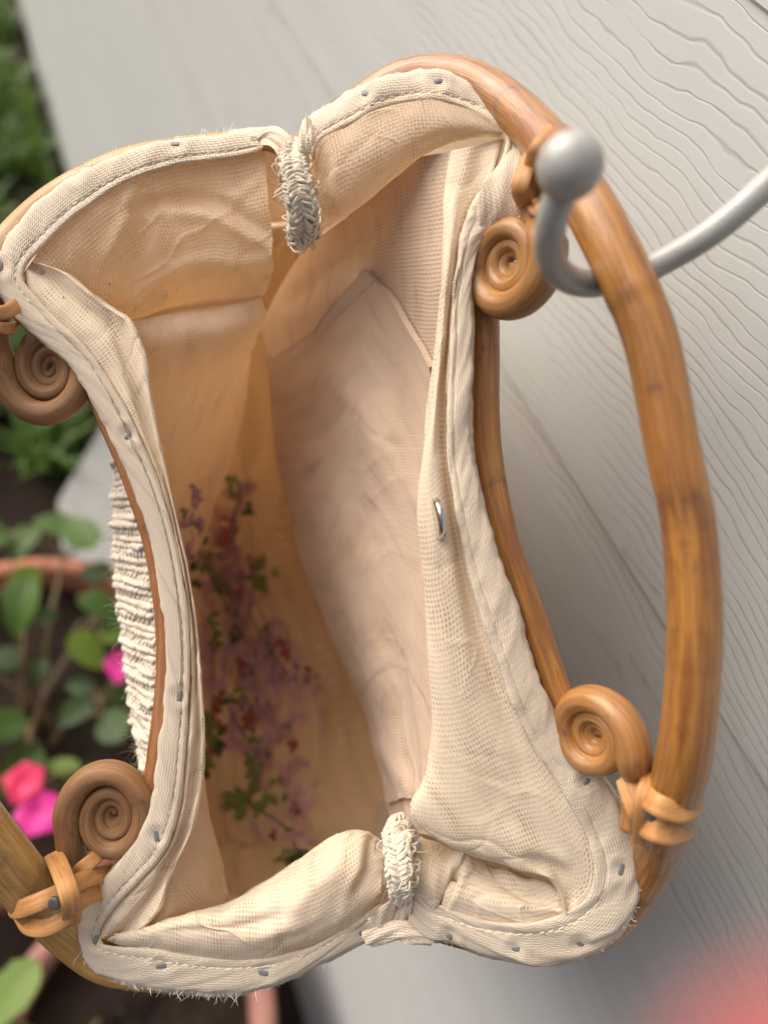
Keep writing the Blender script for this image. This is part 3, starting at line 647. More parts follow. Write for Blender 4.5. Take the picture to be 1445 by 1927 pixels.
# lower gusset, left frame
P3 = Z([[(200, 1772), (240, 1781), (290, 1786), (340, 1796), (400, 1804), (460, 1806), (515, 1803), (570, 1789), (620, 1766), (665, 1738), (714, 1700)],
        [(205, 1768), (250, 1770), (300, 1770), (350, 1775), (410, 1782), (470, 1783), (525, 1777), (580, 1756), (625, 1732), (668, 1705), (716, 1680)],
        [(210, 1764), (260, 1757), (315, 1748), (360, 1746), (420, 1752), (480, 1750), (530, 1736), (585, 1708), (630, 1675), (672, 1650), (718, 1645)],
        [(215, 1761), (268, 1747), (325, 1731), (370, 1722), (425, 1722), (480, 1712), (535, 1686), (585, 1650), (635, 1608), (680, 1596), (722, 1612)],
        [(220, 1758), (275, 1742), (330, 1724), (375, 1712), (425, 1703), (478, 1680), (525, 1652), (575, 1615), (630, 1577), (682, 1567), (726, 1590)],
        [(224, 1757), (278, 1741), (332, 1723), (377, 1710), (425, 1699), (477, 1676), (523, 1650), (573, 1614), (630, 1577), (684, 1568), (728, 1594)],
        [(230, 1757), (280, 1742), (335, 1725), (380, 1713), (428, 1704), (480, 1683), (526, 1658), (576, 1624), (632, 1590), (690, 1580), (732, 1604)]],
       [18.35, (18.3, 18.2, 18.1, 18.0, 17.9, 17.9, 17.9, 17.9, 17.9, 17.9, 18.0), (18.3, 18.2, 18.0, 17.9, 17.8, 17.8, 17.75, 17.7, 17.7, 17.8, 18.1),
        (18.35, 18.3, 18.2, 18.1, 18.0, 18.0, 18.0, 17.9, 17.9, 18.0, 18.3), (18.4, 18.5, 18.6, 18.6, 18.6, 18.6, 18.6, 18.5, 18.4, 18.4, 18.8), (18.6, 18.9, 19.1, 19.2, 19.2, 19.2, 19.2, 19.1, 19, 19, 19.3), (20.5, 20.8, 21, 21, 21, 21, 21, 21, 21, 21, 21)])
def dP3(px, py, u, v):
    d = .045 * fbm(u * .8, v * 1.0, 51, 3) + crease(u, v, 320, .07)
    for l, w, a in (([(430, 1745), (490, 1735), (540, 1720)], 16, -.12), ([(540, 1730), (570, 1690), (640, 1620)], 18, .1), ([(470, 1770), (560, 1745)], 14, .07), ([(650, 1700), (690, 1640), (700, 1590)], 13, -.13), ([(640, 1730), (672, 1640), (680, 1585)], 13, .10), ([(300, 1752), (400, 1752), (460, 1748)], 9, -.05)):
        d = d + fold(px, py, l, w, a)
    return d
G3 = loft(P3, 260, 150, dP3); grid('lining_panel', G3, m_coarse, bag)
# upper gusset of the right frame
P5 = Z([[(588, 300), (606, 262), (655, 235), (710, 207), (765, 191), (820, 189), (870, 203), (908, 220), (944, 238)],
        [(592, 330), (622, 292), (672, 265), (725, 240), (780, 224), (830, 222), (875, 227), (912, 234), (946, 244)],
        [(598, 372), (635, 335), (690, 305), (742, 276), (795, 256), (842, 246), (882, 243), (916, 244), (945, 249)],
        [(604, 415), (642, 385), (695, 350), (745, 313), (798, 281), (845, 261), (884, 252), (917, 250), (944, 253)],
        [(606, 436), (645, 412), (695, 375), (742, 332), (796, 295), (845, 270), (885, 258), (918, 254), (943, 256)],
        [(606, 438), (645, 412), (694, 373), (741, 330), (795, 294), (845, 270), (885, 259), (918, 255), (943, 257)],
        [(602, 430), (640, 400), (690, 360), (740, 320), (795, 290), (845, 268), (885, 259), (918, 256), (943, 258)]],
       [(17.6, 17.3, 17.1, 17.0, 16.9, 16.8, 16.7, 16.6, 16.5), (17.5, 17.1, 16.9, 16.8, 16.7, 16.65, 16.6, 16.55, 16.5), (17.5, 17.1, 16.9, 16.75, 16.7, 16.65, 16.6, 16.55, 16.5),
        (17.8, 17.4, 17.2, 17.0, 16.9, 16.8, 16.7, 16.6, 16.55), (18.4, 18.0, 17.8, 17.5, 17.3, 17.1, 16.9, 16.8, 16.65), (19.2, 18.8, 18.5, 18.1, 17.8, 17.5, 17.2, 17, 16.8), (21.5, 21.2, 20.8, 20, 19.4, 18.8, 18.2, 17.6, 17.1)])
def dP5(px, py, u, v):
    d = .04 * fbm(u * .9, v * .9, 61, 3) + crease(u, v, 330, .04)
    for l, w, a in (([(615, 300), (608, 350), (615, 410)], 10, -.10), ([(640, 290), (628, 350), (640, 400)], 12, .06), ([(760, 290), (830, 255), (900, 245)], 9, -.06)): d = d + fold(px, py, l, w, a)
    return d
grid('lining_panel', loft(P5, 190, 150, dP5), m_lin, bag)
# facing of the right frame
k4 = np.array([(942, 262, 852, 285), (915, 355, 836, 360), (884, 405, 834, 430), (862, 500, 831, 520), (852, 580, 826, 600), (848, 660, 818, 680), (843, 740, 808, 760), (843, 820, 798, 840), (848, 890, 790, 910), (858, 960, 788, 970), (870, 1020, 793, 1040),
      (885, 1090, 798, 1110), (905, 1160, 803, 1180), (928, 1220, 807, 1250), (953, 1290, 811, 1320), (985, 1370, 812, 1390), (1025, 1440, 800, 1462), (1070, 1510, 772, 1532), (1100, 1570, 830, 1583), (1118, 1620, 900, 1614), (1116, 1665, 976, 1638), (1096, 1695, 1030, 1655), (1068, 1716, 1064, 1722)], float)
kt = np.linspace(0, 1, len(k4)); zt = ZR(.16 + kt * .68)
P4 = []
valley = np.interp(kt, [0, .1, .2, .45, .6, .8, 1], [.0, .25, .4, .42, .3, .12, 0])
for s, dz in ((-.04, .12), (.0, .02), (.12, None), (.34, .06), (.62, -.08), (.85, -.06), (.97, .04), (1.0, .22), (.985, .75), (.93, 1.5)):
    d = valley if dz is None else dz + 0 * kt
    if s > .95 or s == .985 or s == .93: d = d * np.interp(kt, [0, .15, .25, .95, 1], [.25, .3, 1, 1, .5])
    P4.append(np.c_[k4[:, :2] + (k4[:, 2:] - k4[:, :2]) * s, zt + d + .25 * s * np.sin(np.pi * kt)])
def dP4(px, py, u, v):
    d = .04 * fbm(u * .35, v * 1.1, 71, 3) + crease(u, v, 340, .03)
    for l, w, a in (([(850, 900), (862, 990), (890, 1090), (910, 1180)], 11, -.11), ([(835, 960), (850, 1060), (870, 1180), (885, 1300)], 13, .05), ([(838, 560), (835, 700), (828, 850)], 9, -.06), ([(960, 1300), (1010, 1400), (1060, 1500)], 13, -.07),
                    ([(1000, 1620), (1050, 1640), (1070, 1690)], 13, -.2), ([(940, 1560), (1010, 1600), (1080, 1620)], 22, .06), ([(1000, 1480), (1050, 1560), (1080, 1600)], 14, .06)):
        d = d + fold(px, py, l, w, a)
    return d
G4 = loft(P4, 420, 130, dP4)
uv4 = guv(G4); grid('lining_panel', G4, m_coarse, bag, uv4[..., ::-1].copy())
b4 = on_grid(G4)
# lower gusset of the right frame
P8 = Z([[(764, 1672), (790, 1690), (815, 1706), (829, 1728), (842, 1714), (890, 1731), (940, 1739), (990, 1739), (1030, 1731), (1066, 1719)],
        [(767, 1640), (793, 1655), (818, 1672), (835, 1698), (850, 1686), (898, 1696), (948, 1704), (998, 1710), (1036, 1712), (1065, 1718)],
        [(772, 1610), (800, 1622), (828, 1636), (850, 1654), (864, 1648), (908, 1660), (952, 1678), (998, 1693), (1034, 1702), (1064, 1716)],
        [(780, 1580), (812, 1592), (843, 1605), (868, 1612), (880, 1604), (918, 1636), (956, 1645), (998, 1664), (1034, 1676), (1063, 1712)],
        [(785, 1572), (815, 1582), (846, 1596), (872, 1600), (884, 1596), (922, 1630), (960, 1638), (1000, 1656), (1036, 1668), (1063, 1713)],
        [(790, 1570), (820, 1580), (848, 1594), (872, 1602), (886, 1606), (924, 1636), (962, 1634), (1002, 1650), (1038, 1664), (1063, 1713)]],
       [(17.6, 17.5, 17.4, 17.5, 17.35, 17.3, 17.2, 17.1, 17.05, 17), (17.6, 17.4, 17.3, 17.65, 17.3, 17.2, 17.1, 17.05, 17, 17), (17.8, 17.6, 17.5, 17.6, 17.5, 17.4, 17.3, 17.2, 17.1, 17), (18.2, 18.1, 18, 17.6, 17.8, 17.8, 17.7, 17.5, 17.3, 17.1), (18.6, 18.6, 18.5, 18, 18.3, 18.3, 18.2, 17.9, 17.5, 17.2), (20.5, 20.5, 20.5, 20.5, 20.5, 20.5, 20, 19, 18, 17.4)])
def dP8(px, py, u, v):
    d = .04 * fbm(u * .9, v * .9, 81, 3) + crease(u, v, 350, .025)
    for l, w, a in (([(829, 1730), (838, 1690), (862, 1640)], 7, -.16), ([(850, 1700), (872, 1650), (884, 1610)], 9, .07), ([(822, 1700), (840, 1650), (862, 1605)], 8, .08), ([(940, 1640), (985, 1668), (1030, 1674), (1060, 1715)], 9, .16), ([(950, 1668), (990, 1690), (1036, 1700)], 7, -.08)): d = d + fold(px, py, l, w, a)
    return d
grid('lining_panel', loft(P8, 200, 120, dP8), m_coarse, bag)
# inner wall on the right, with its pocket
W0 = [(852, 285, 16.8), (838, 360, 16.9), (836, 430, 17.0), (831, 520, 17.15), (828, 600, 17.5), (824, 680, 18.0), (818, 760, 18.4), (812, 840, 18.6), (808, 910, 18.7), (806, 970, 18.8), (810, 1040, 18.9), (815, 1110, 18.9), (820, 1180, 18.9), (826, 1250, 18.9), (832, 1330, 18.7), (838, 1410, 18.5), (842, 1490, 18.3), (846, 1580, 18.2)]
W1 = [(775, 300, 17.6), (765, 360, 17.9), (758, 425, 18.2), (752, 500, 18.6), (748, 580, 19.2), (742, 660, 19.7), (738, 745, 20.1), (735, 830, 20.3), (736, 905, 20.4), (738, 975, 20.4), (744, 1045, 20.4), (752, 1115, 20.3), (762, 1185, 20.2), (775, 1255, 20), (788, 1330, 19.7), (795, 1405, 19.3), (798, 1480, 19), (800, 1570, 18.8)]
W2 = [(690, 350, 19.2), (680, 405, 19.6), (668, 455, 20.1), (655, 515, 20.8), (645, 585, 21.5), (638, 665, 22.1), (636, 745, 22.5), (638, 830, 22.7), (643, 905, 22.8), (650, 980, 22.8), (660, 1050, 22.7), (675, 1120, 22.5), (693, 1190, 22.2), (715, 1260, 21.8), (738, 1335, 21.2), (750, 1410, 20.6), (765, 1480, 20), (775, 1560, 19.6)]
W3 = [(610, 410, 21.5), (585, 460, 22.2), (555, 510, 23), (528, 560, 23.7), (508, 610, 24.2), (520, 675, 24.8), (527, 750, 25.3), (535, 830, 25.6), (545, 905, 25.8), (560, 980, 26), (582, 1055, 26), (610, 1130, 25.9), (640, 1205, 25.7), (672, 1275, 25.3), (700, 1345, 24.6), (716, 1410, 23.8), (738, 1490, 22.8), (752, 1560, 22)]
W4 = [(x - 12, y + 6, z + 1.0) for x, y, z in W3]; W5 = [(x - 4, y + 10, z + 3.0) for x, y, z in W3]
def dW(px, py, u, v):
    d = (.06 * fbm(u * .45, v * .45, 91, 3) + crease(u * .6, v * .6, 360, .045)) * np.clip((830 - px) / 60, 0, 1)
    for l, w, a in (([(760, 420), (680, 520), (560, 600)], 22, .12), ([(700, 440), (640, 490), (540, 570)], 16, -.12), ([(620, 700), (690, 780), (760, 930)], 28, .14), ([(600, 800), (660, 900), (700, 1010)], 30, -.10), ([(690, 620), (760, 760), (790, 900)], 24, -.08), ([(800, 1100), (790, 1250), (800, 1400)], 18, .10), ([(760, 1250), (755, 1400), (770, 1500)], 22, -.12), ([(720, 1400), (770, 1470), (820, 1510)], 14, .12)):
        d = d + fold(px, py, l, w, a)
    return d
GW = loft([W0, W1, W2, W3, W4, W5], 300, 190, dW); grid('lining_panel', GW, m_lin_dim, bag, guv(GW)[..., ::-1].copy())
WR = np.stack([cr(np.array(r), np.linspace(0, 17, 300)) for r in [W0, W1, W2, W3, W4, W5]]); WA = cr(WR, np.linspace(0, 5, 190))
# pocket: a second sheet lying on that wall beyond a V-shaped edge
flatpx = WA[..., :2]
def near(px, py):
    d = np.hypot(flatpx[..., 0] - px, flatpx[..., 1] - py); i = np.unravel_index(np.argmin(d), d.shape); return i
edge = [near(*q) for q in ((824, 690), (806, 655), (775, 605), (745, 562), (722, 527), (703, 502), (680, 528), (640, 570), (600, 615), (560, 645), (528, 668))]
es = np.array([e[0] for e in edge], float); et = np.array([e[1] for e in edge], float); o_ = np.argsort(es); es, et = es[o_], et[o_]
NW = normals(GW); rows = []
srow = np.arange(int(es[0]), int(es[-1]) + 18)
for i in srow:
    t0 = np.interp(i, es, et); tt = t0 + (286 - t0) * np.linspace(0, 1, 220) ** 1.15
    lo = np.floor(tt).astype(int); fr = (tt - lo)[:, None]
    P = GW[i, lo] * (1 - fr) + GW[i, lo + 1] * fr; N_ = NW[i, lo]
    lift = .12 + .12 * np.exp(-np.linspace(0, 1, 220) * 20) + .03 * fbm(np.linspace(0, 9, 220), 0 * tt + i * .04, 101, 2)
    rows.append(P + N_ * lift[:, None])
GP = np.array(rows)
back = GP[:, :1] - NW[srow, et.astype(int).clip(0, 299)[0]][:, None] * .2     # turned-in hem face
pocket = grid('pocket', np.concatenate([back, GP], 1), m_lin_dim, bag)
Eh = unp(resample(np.array([(704, 505, 0), (722, 530, 0), (745, 563, 0), (775, 606, 0), (802, 650, 0)]), 60) + [0, 0, 1])
bP = on_grid(GP); bW = on_grid(GW)
def on(b, q, off=.0):
    c, n = hit(b, q[0], q[1]); return None if c is None else c + n * off
hem = [on(bP, q, .03) for q in resample(np.array([(706, 512, 0), (722, 533, 0), (744, 565, 0), (774, 609, 0), (802, 654, 0)]), 50)]; hem = np.array([h for h in hem if h is not None])
if len(hem) > 10: V, f, u_ = sweep(hem, np.interp(np.linspace(0, 1, len(hem)), [0, .15, .4, 1], [.10, .17, .09, .06]), 10); link('pocket_hem', V, f, m_lin, pocket, u_ * [.6, 1])
lt = resample(np.array([(657, 474, 0), (672, 478, 0), (686, 490, 0), (695, 512, 0)]), 20); c0 = on(bW, (660, 480), .2)
if c0 is not None:
    zz = -c0[2] - .25; V, f, _ = sweep(unp(np.c_[lt[:, :2], np.linspace(zz, zz - .3, 20)]), .014, 6); link('loose_thread', V, f, m_thread, pocket)
mbp = MB()
for k in range(34):
    a = k / 34; q0 = np.array([694 - 160 * a, 522 + 158 * a]); q1 = q0 + np.array([-3.0, 3.0])
    c0, c1 = on(bP, q0 + [6, 8], .012), on(bP, q1 + [6, 8], .012)
    if c0 is not None and c1 is not None: mbp.add(*sweep(np.array([c0, (c0 + c1) / 2, c1]), .013, 5))
if mbp.n: tag(mbp.build('pocket_stitching', m_thread, pocket), kind='stuff')
# ---- deep floral cloth
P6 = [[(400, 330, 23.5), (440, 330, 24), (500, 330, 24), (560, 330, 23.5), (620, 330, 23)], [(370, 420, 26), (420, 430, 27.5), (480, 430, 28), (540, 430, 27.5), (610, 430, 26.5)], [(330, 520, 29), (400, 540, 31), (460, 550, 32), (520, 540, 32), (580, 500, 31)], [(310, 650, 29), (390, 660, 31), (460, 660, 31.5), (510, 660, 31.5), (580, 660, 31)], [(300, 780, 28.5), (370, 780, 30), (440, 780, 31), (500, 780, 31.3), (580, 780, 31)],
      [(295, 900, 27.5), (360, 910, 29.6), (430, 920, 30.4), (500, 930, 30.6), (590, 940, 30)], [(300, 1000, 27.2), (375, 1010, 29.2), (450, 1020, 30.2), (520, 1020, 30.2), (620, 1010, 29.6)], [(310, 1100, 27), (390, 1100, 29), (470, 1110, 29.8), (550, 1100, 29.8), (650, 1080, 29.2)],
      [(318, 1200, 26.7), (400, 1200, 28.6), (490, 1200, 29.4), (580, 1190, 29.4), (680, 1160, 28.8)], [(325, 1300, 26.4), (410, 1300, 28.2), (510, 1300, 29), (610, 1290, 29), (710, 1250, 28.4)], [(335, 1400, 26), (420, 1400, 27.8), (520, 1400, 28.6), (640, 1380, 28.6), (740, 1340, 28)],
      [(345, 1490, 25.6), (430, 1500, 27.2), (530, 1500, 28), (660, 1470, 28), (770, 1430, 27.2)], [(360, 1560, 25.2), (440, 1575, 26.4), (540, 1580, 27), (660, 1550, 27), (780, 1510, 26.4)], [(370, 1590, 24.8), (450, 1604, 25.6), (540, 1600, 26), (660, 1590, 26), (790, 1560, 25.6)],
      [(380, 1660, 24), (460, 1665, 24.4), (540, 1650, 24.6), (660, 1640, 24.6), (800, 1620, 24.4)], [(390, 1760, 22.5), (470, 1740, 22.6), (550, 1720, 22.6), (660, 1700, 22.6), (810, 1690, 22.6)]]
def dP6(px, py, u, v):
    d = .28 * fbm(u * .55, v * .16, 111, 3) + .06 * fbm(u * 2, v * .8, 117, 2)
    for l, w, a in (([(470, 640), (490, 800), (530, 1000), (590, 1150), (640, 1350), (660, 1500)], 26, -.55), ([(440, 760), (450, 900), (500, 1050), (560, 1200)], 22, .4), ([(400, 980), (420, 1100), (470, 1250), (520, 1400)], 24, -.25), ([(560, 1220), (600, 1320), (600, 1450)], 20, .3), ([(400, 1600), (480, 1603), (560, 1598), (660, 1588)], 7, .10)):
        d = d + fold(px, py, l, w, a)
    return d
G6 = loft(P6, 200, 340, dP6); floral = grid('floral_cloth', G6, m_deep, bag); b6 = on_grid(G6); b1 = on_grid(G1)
def stitched(name, px, py, kind, size, mat):
    c, nn = hit(b6, px, py)
    if px < 372 and py < 1050:
        c1, n1 = hit(b1, px, py)
        if c1 is not None and (c is None or c1[2] > c[2]): c, nn = c1, n1
    if c is None: return
    x = np.array([1.0, 0, 0]); x -= nn * (x @ nn); x /= np.linalg.norm(x); y = np.cross(nn, x)
    mb = MB(); k = -c[2] / F
    if kind == 'flower':
        n = random.randint(12, 18); a0 = random.uniform(0, 6.28); sp = random.uniform(2.0, 5.2)
        pet = [(a0 + sp * i / n + random.uniform(-.15, .15), size * random.uniform(.55, 1.15), .085, random.uniform(-.5, .8)) for i in range(n)]
    else:
        n = random.randint(4, 7); a0 = random.uniform(0, 6.28)
        pet = [(a0 + random.uniform(-1.5, 1.5), size * random.uniform(.6, 1.1), .32, random.uniform(0, .9)) for i in range(n)]
    for i, (a, L, w, st) in enumerate(pet):
        dr = x * math.cos(a) + y * math.sin(a); sd = -x * math.sin(a) + y * math.cos(a); b = c + (x * math.cos(a0) + y * math.sin(a0)) * (st - .4) * size * k * 1.2
        u = np.linspace(0, 1, 6); ww = np.sin(np.pi * (u * .86 + .1)) * w * L * k * .8
        P = b + dr * ((u * .9 + .1)[:, None] * L * k); hh = nn * (.03 + .05 * np.sin(np.pi * u)[:, None] + .006 * i)
        V = np.concatenate([P + sd * ww[:, None] + nn * .01, P + hh, P - sd * ww[:, None] + nn * .01])
        f = [(j, j + 1, 7 + j, 6 + j) for j in range(5)] + [(6 + j, 7 + j, 13 + j, 12 + j) for j in range(5)]
        mb.add(V, f)
    mb.build(name, mat, floral)
FL = [(362, 948, 26), (352, 990, 22), (362, 1020, 22), (372, 1045, 20), (425, 975, 24), (442, 1000, 26), (450, 945, 22), (462, 910, 20), (430, 1010, 24), (455, 1090, 26), (438, 1050, 20), (385, 1130, 20), (398, 1190, 30), (430, 1210, 28), (455, 1200, 24),
      (400, 1245, 28), (390, 1275, 34), (420, 1270, 32), (470, 1235, 28), (505, 1160, 26), (520, 1200, 30), (545, 1240, 28), (500, 1275, 36), (525, 1290, 40), (545, 1310, 34), (480, 1320, 30), (450, 1350, 30), (440, 1375, 30), (425, 1412, 34), (455, 1395, 26),
      (500, 1370, 30), (530, 1385, 28), (560, 1350, 28), (555, 1450, 26), (560, 1500, 36), (575, 1540, 32), (520, 1555, 44), (490, 1570, 40), (470, 1590, 34), (545, 1585, 32), (410, 1300, 28), (375, 1240, 26), (470, 1160, 22), (575, 1280, 26)]
RD = [(430, 985, 22), (440, 1020, 26), (450, 1110, 20), (470, 1060, 18), (455, 1235, 22), (420, 1335, 22), (405, 1360, 24), (480, 1350, 22), (572, 1262, 20), (535, 1220, 22), (395, 1395, 24), (470, 1340, 18), (545, 1530, 22), (515, 1580, 20), (555, 1400, 20)]
GN = [(345, 968, 18), (368, 985, 18), (372, 1010, 18), (350, 1045, 24), (358, 1065, 20), (385, 1050, 26), (392, 1075, 22), (405, 1100, 22), (418, 1118, 18), (430, 1140, 22), (440, 1165, 22), (450, 1190, 24), (478, 1085, 34), (490, 1070, 26), (395, 1165, 22), (400, 1195, 26),
      (440, 900, 20), (448, 930, 20), (455, 965, 20), (395, 1330, 34), (388, 1360, 34), (405, 1385, 32), (385, 1425, 30), (392, 1445, 22), (425, 1310, 22), (480, 1410, 26), (495, 1430, 26), (488, 1458, 32), (465, 1440, 14), (440, 1495, 34), (462, 1515, 38), (490, 1528, 30), (520, 1515, 30), (545, 1600, 30), (550, 1575, 22), (560, 1610, 24), (460, 1270, 22), (500, 1230, 24), (560, 1260, 22), (450, 1300, 20), (500, 1190, 20), (385, 1205, 20)]
for k in range(46):
    t_ = random.random(); FL.append((385 + 150 * t_ + random.gauss(0, 26), 1030 + 470 * t_ + random.gauss(0, 60), random.uniform(14, 24)))
for k in range(22):
    t_ = random.random(); GN.append((385 + 150 * t_ + random.gauss(0, 30), 1030 + 470 * t_ + random.gauss(0, 60), random.uniform(12, 20)))
for q in FL: stitched('embroidered_flower', q[0], q[1], 'flower', q[2] * 1.25, random.choice([m_pink, m_rose, m_rose]))
for q in RD: stitched('embroidered_bud', q[0], q[1], 'leaf', q[2] * 1.15, m_red)
for q in GN: stitched('embroidered_leaf', q[0], q[1], 'leaf', q[2] * 1.1, random.choice([m_grn, m_grn, m_grn2]))
sm_ = MB()
for path in ([(470, 900), (445, 960), (440, 1030), (455, 1100), (440, 1180), (420, 1260)], [(370, 990), (385, 1060), (410, 1110), (440, 1160), (470, 1220)], [(480, 1090), (470, 1150), (500, 1210), (540, 1270)], [(400, 1200), (400, 1290), (395, 1380), (388, 1440)], [(430, 1330), (470, 1400), (490, 1450), (470, 1505)], [(450, 1490), (490, 1525), (540, 1560), (560, 1610)], [(355, 960), (362, 1010), (350, 1050)]):
    C = [hit(b6, *q) for q in resample(np.array(path, float), 24)]; C = [c_ + n_ * .03 for c_, n_ in C if c_ is not None]
    if len(C) > 6: sm_.add(*sweep(np.array(C), .035, 6))
sm_.build('embroidered_stem', m_grn2, floral)
# ---- outer cover
rim = []
for R_, z in ((RL, zL), (RR[::-1], zR[::-1])):
    pts = np.c_[R_[:, :2] + (R_[:, 2:] - R_[:, :2]) * .35, z + .75]; rim.append(pts[::10])
rim = np.concatenate([rim[0], rim[1]]); rimc = unp(rim); nr = len(rimc)
def sring(z, x0, x1, y0, y1):
    cx, cy = (x0 + x1) / 2, (y0 + y1) / 2; a, b = (x1 - x0) / 2, (y1 - y0) / 2
    d = rimc[:, :2] - rimc[:, :2].mean(0); th = np.arctan2(d[:, 1] / 10, d[:, 0] / 5)
    e = 2 / 2.6; X = cx + a * np.sign(np.cos(th)) * np.abs(np.cos(th)) ** e; Y = cy + b * np.sign(np.sin(th)) * np.abs(np.sin(th)) ** e
    return np.c_[X, Y, 0 * X - z]
rings = [rimc, rimc * [.97, .97, 1] + [0, 0, -.9], (rimc * [.98, .97, 1] + [0, 0, -2.6]) * .5 + .5 * sring(21, -7.6, 3.4, -11.8, 8.5), sring(24, -8.3, 1.9, -12.6, 9.4), sring(28, -9.2, 1.2, -12.6, 10.4), sring(32, -9.0, .9, -11.8, 10.6), sring(34, -7.5, -.5, -10, 9), sring(34.6, -4.6, -3.2, -2, 1)]
SH = cr(np.array(rings), np.linspace(0, len(rings) - 1, 50)); SH = SH + .06 * fbm(SH[..., 0] * .5, SH[..., 1] * .5 + SH[..., 2], 7, 2)[..., None]
link('cover', SH.reshape(-1, 3), gfaces(50, nr, wrap=True), m_cover, bag, guv(SH))
# knitted front seen past the left bar
kA = [(215, 850), (240, 915), (262, 985), (280, 1060), (290, 1140), (294, 1220), (292, 1300), (286, 1380), (280, 1440), (276, 1490)]
kB = [(228, 868), (220, 920), (218, 985), (221, 1050), (227, 1120), (235, 1195), (244, 1270), (254, 1340), (266, 1400), (278, 1450)]
KN = [[(x + 6, y, 19.3) for x, y in kA], [(a[0] * .75 + b[0] * .25, a[1] * .75 + b[1] * .25, 19.6) for a, b in zip(kA, kB)], [(a[0] * .3 + b[0] * .7, a[1] * .3 + b[1] * .7, 20.2) for a, b in zip(kA, kB)], [(x, y, 21.2) for x, y in kB], [(x + 10, y + 6, 23) for x, y in kB], [(x + 40, y + 20, 26) for x, y in kB]]
def dK(px, py, u, v):
    ph = u / .82 * 2 * np.pi
    rib = np.clip(np.sin(ph), -.3, 1) * .07
    st = .05 * np.abs(np.sin(u / .82 * np.pi * 3)) * (.5 + .5 * np.abs(np.sin(v / .22 * np.pi + np.floor(u / .27) * 1.2)))
    return rib + st + .04 * fbm(u * 5, v * 5, 121, 2)
GK = loft(KN, 460, 150, dK); knit = grid('knit_panel', GK, m_knit, bag)
mbk = MB()                                     # chain stitches standing proud on the ribs
NK = normals(GK); uvK = guv(GK)
for r in np.arange(.2, uvK[0, -1, 0] - .2, .165):
    j = np.argmin(np.abs(uvK[0, :, 0] - r)); row = int(round(r / .165))
    i = 6
    while i < 96:
        if row % 4 in (0, 1):
            p, n_ = GK[i, j], NK[i, j]; q = GK[min(i + 9, 149), min(j + (4 if row % 2 else -4), 459)]
            C = resample(np.array([p - n_ * .02, (p + q) / 2 + n_ * .045, q - n_ * .02]), 7); mbk.add(*sweep(C, .068 + .012 * random.random(), 8))
            i += 7
        else:
            p, n_ = GK[i, j], NK[i, j]; q = GK[min(i + 4, 149), min(j + 9, 459)]
            C = resample(np.array([p - n_ * .02, (p + q) / 2 + n_ * .03, q - n_ * .02]), 6); mbk.add(*sweep(C, .052, 7))
            i += 8
tag(mbk.build('knit_stitches', m_knit, knit), kind='stuff')
it = []
for k in range(800):
    i, j = random.randint(20, 110), random.randint(5, 450); it.append((GK[i, j], NK[i, j] + rng.normal(size=3) * .6, random.uniform(.08, .34), .5))
fluff('knit_fuzz', knit, it, m_fuzz, .0035)

# ---- bamboo
def bam(name, path, r, mat, N=150, parent=None, nodes=(), sides=26, facet=0):
    C = unp(resample(np.array(path, float), N)); t = np.linspace(0, 1, N); rr = np.interp(t, np.linspace(0, 1, len(np.atleast_1d(r))), np.atleast_1d(r))
    rr = rr * (1 + .02 * fbm(t * 9, 0 * t, len(path), 2))
    for q in nodes: rr = rr + .010 * np.exp(-((t - q) / .006) ** 2) - .008 * np.exp(-((t - q - .012) / .006) ** 2)
    V, f, u_ = sweep(C, rr, sides)
    return link(name, V, f, mat, parent or bag, u_)
hR = bam('bamboo_handle', [(640, 225, 18.6), (690, 190, 18.3), (750, 155, 18.0), (815, 143, 17.7), (880, 152, 17.3), (945, 188, 16.8), (1000, 238, 16.0), (1052, 300, 15.1), (1115, 400, 14.35), (1175, 520, 14.0), (1225, 645, 13.8), (1264, 840, 13.7), (1296, 1000, 13.75), (1306, 1200, 14.0), (1290, 1400, 14.6), (1262, 1510, 15.5),
          (1228, 1610, 16.9), (1182, 1690, 17.7), (1125, 1745, 18.0), (1050, 1770, 17.9), (960, 1765, 18.0), (870, 1745, 18.1), (800, 1725, 18.2)], [.45, .47, .5, .51, .5, .48, .5, .53, .52, .5, .45], m_bam_r, 260, nodes=(.33, .62))
hL = bam('bamboo_handle', [(540, 285, 19.2), (440, 278, 18.95), (335, 290, 18.9), (255, 304, 18.9), (185, 332, 18.9), (125, 366, 18.9), (75, 404, 18.9), (25, 455, 18.8), (-40, 540, 18.3), (-130, 660, 17.2), (-230, 850, 16.2), (-265, 1050, 15.8), (-225, 1260, 16.0), (-130, 1430, 16.5), (-40, 1558, 17.1), (28, 1640, 17.7),
          (90, 1715, 18.3), (150, 1775, 18.8), (205, 1812, 19), (290, 1828, 19.1), (380, 1834, 19.1), (460, 1827, 19.1), (540, 1803, 19.1), (620, 1768, 19.2), (700, 1740, 19.3)], [.36, .38, .45, .5, .62, .66, .66, .64, .5, .4, .36], m_bam_l, 260, nodes=(.42, .6))
bam('frame_bar', [(905, 500, 17.3), (912, 560, 17.3), (914, 680, 17.3), (914, 780, 17.3), (921, 870, 17.3), (936, 955, 17.25), (956, 1035, 17.2), (981, 1105, 17.15), (1004, 1170, 17.1), (1028, 1240, 17.05), (1052, 1310, 17.0), (1085, 1380, 17.0), (1120, 1440, 17.1)], .325, m_bam_r, 130)
bam('frame_bar', [(120, 660, 19.0), (160, 705, 19.0), (186, 745, 18.95), (212, 805, 18.9), (240, 870, 18.85), (264, 935, 18.8), (288, 1010, 18.8), (305, 1095, 18.8), (314, 1175, 18.8), (315, 1260, 18.8), (310, 1330, 18.8), (302, 1395, 18.8), (290, 1470, 18.9), (262, 1560, 19)], .285, m_bar_l, 130)
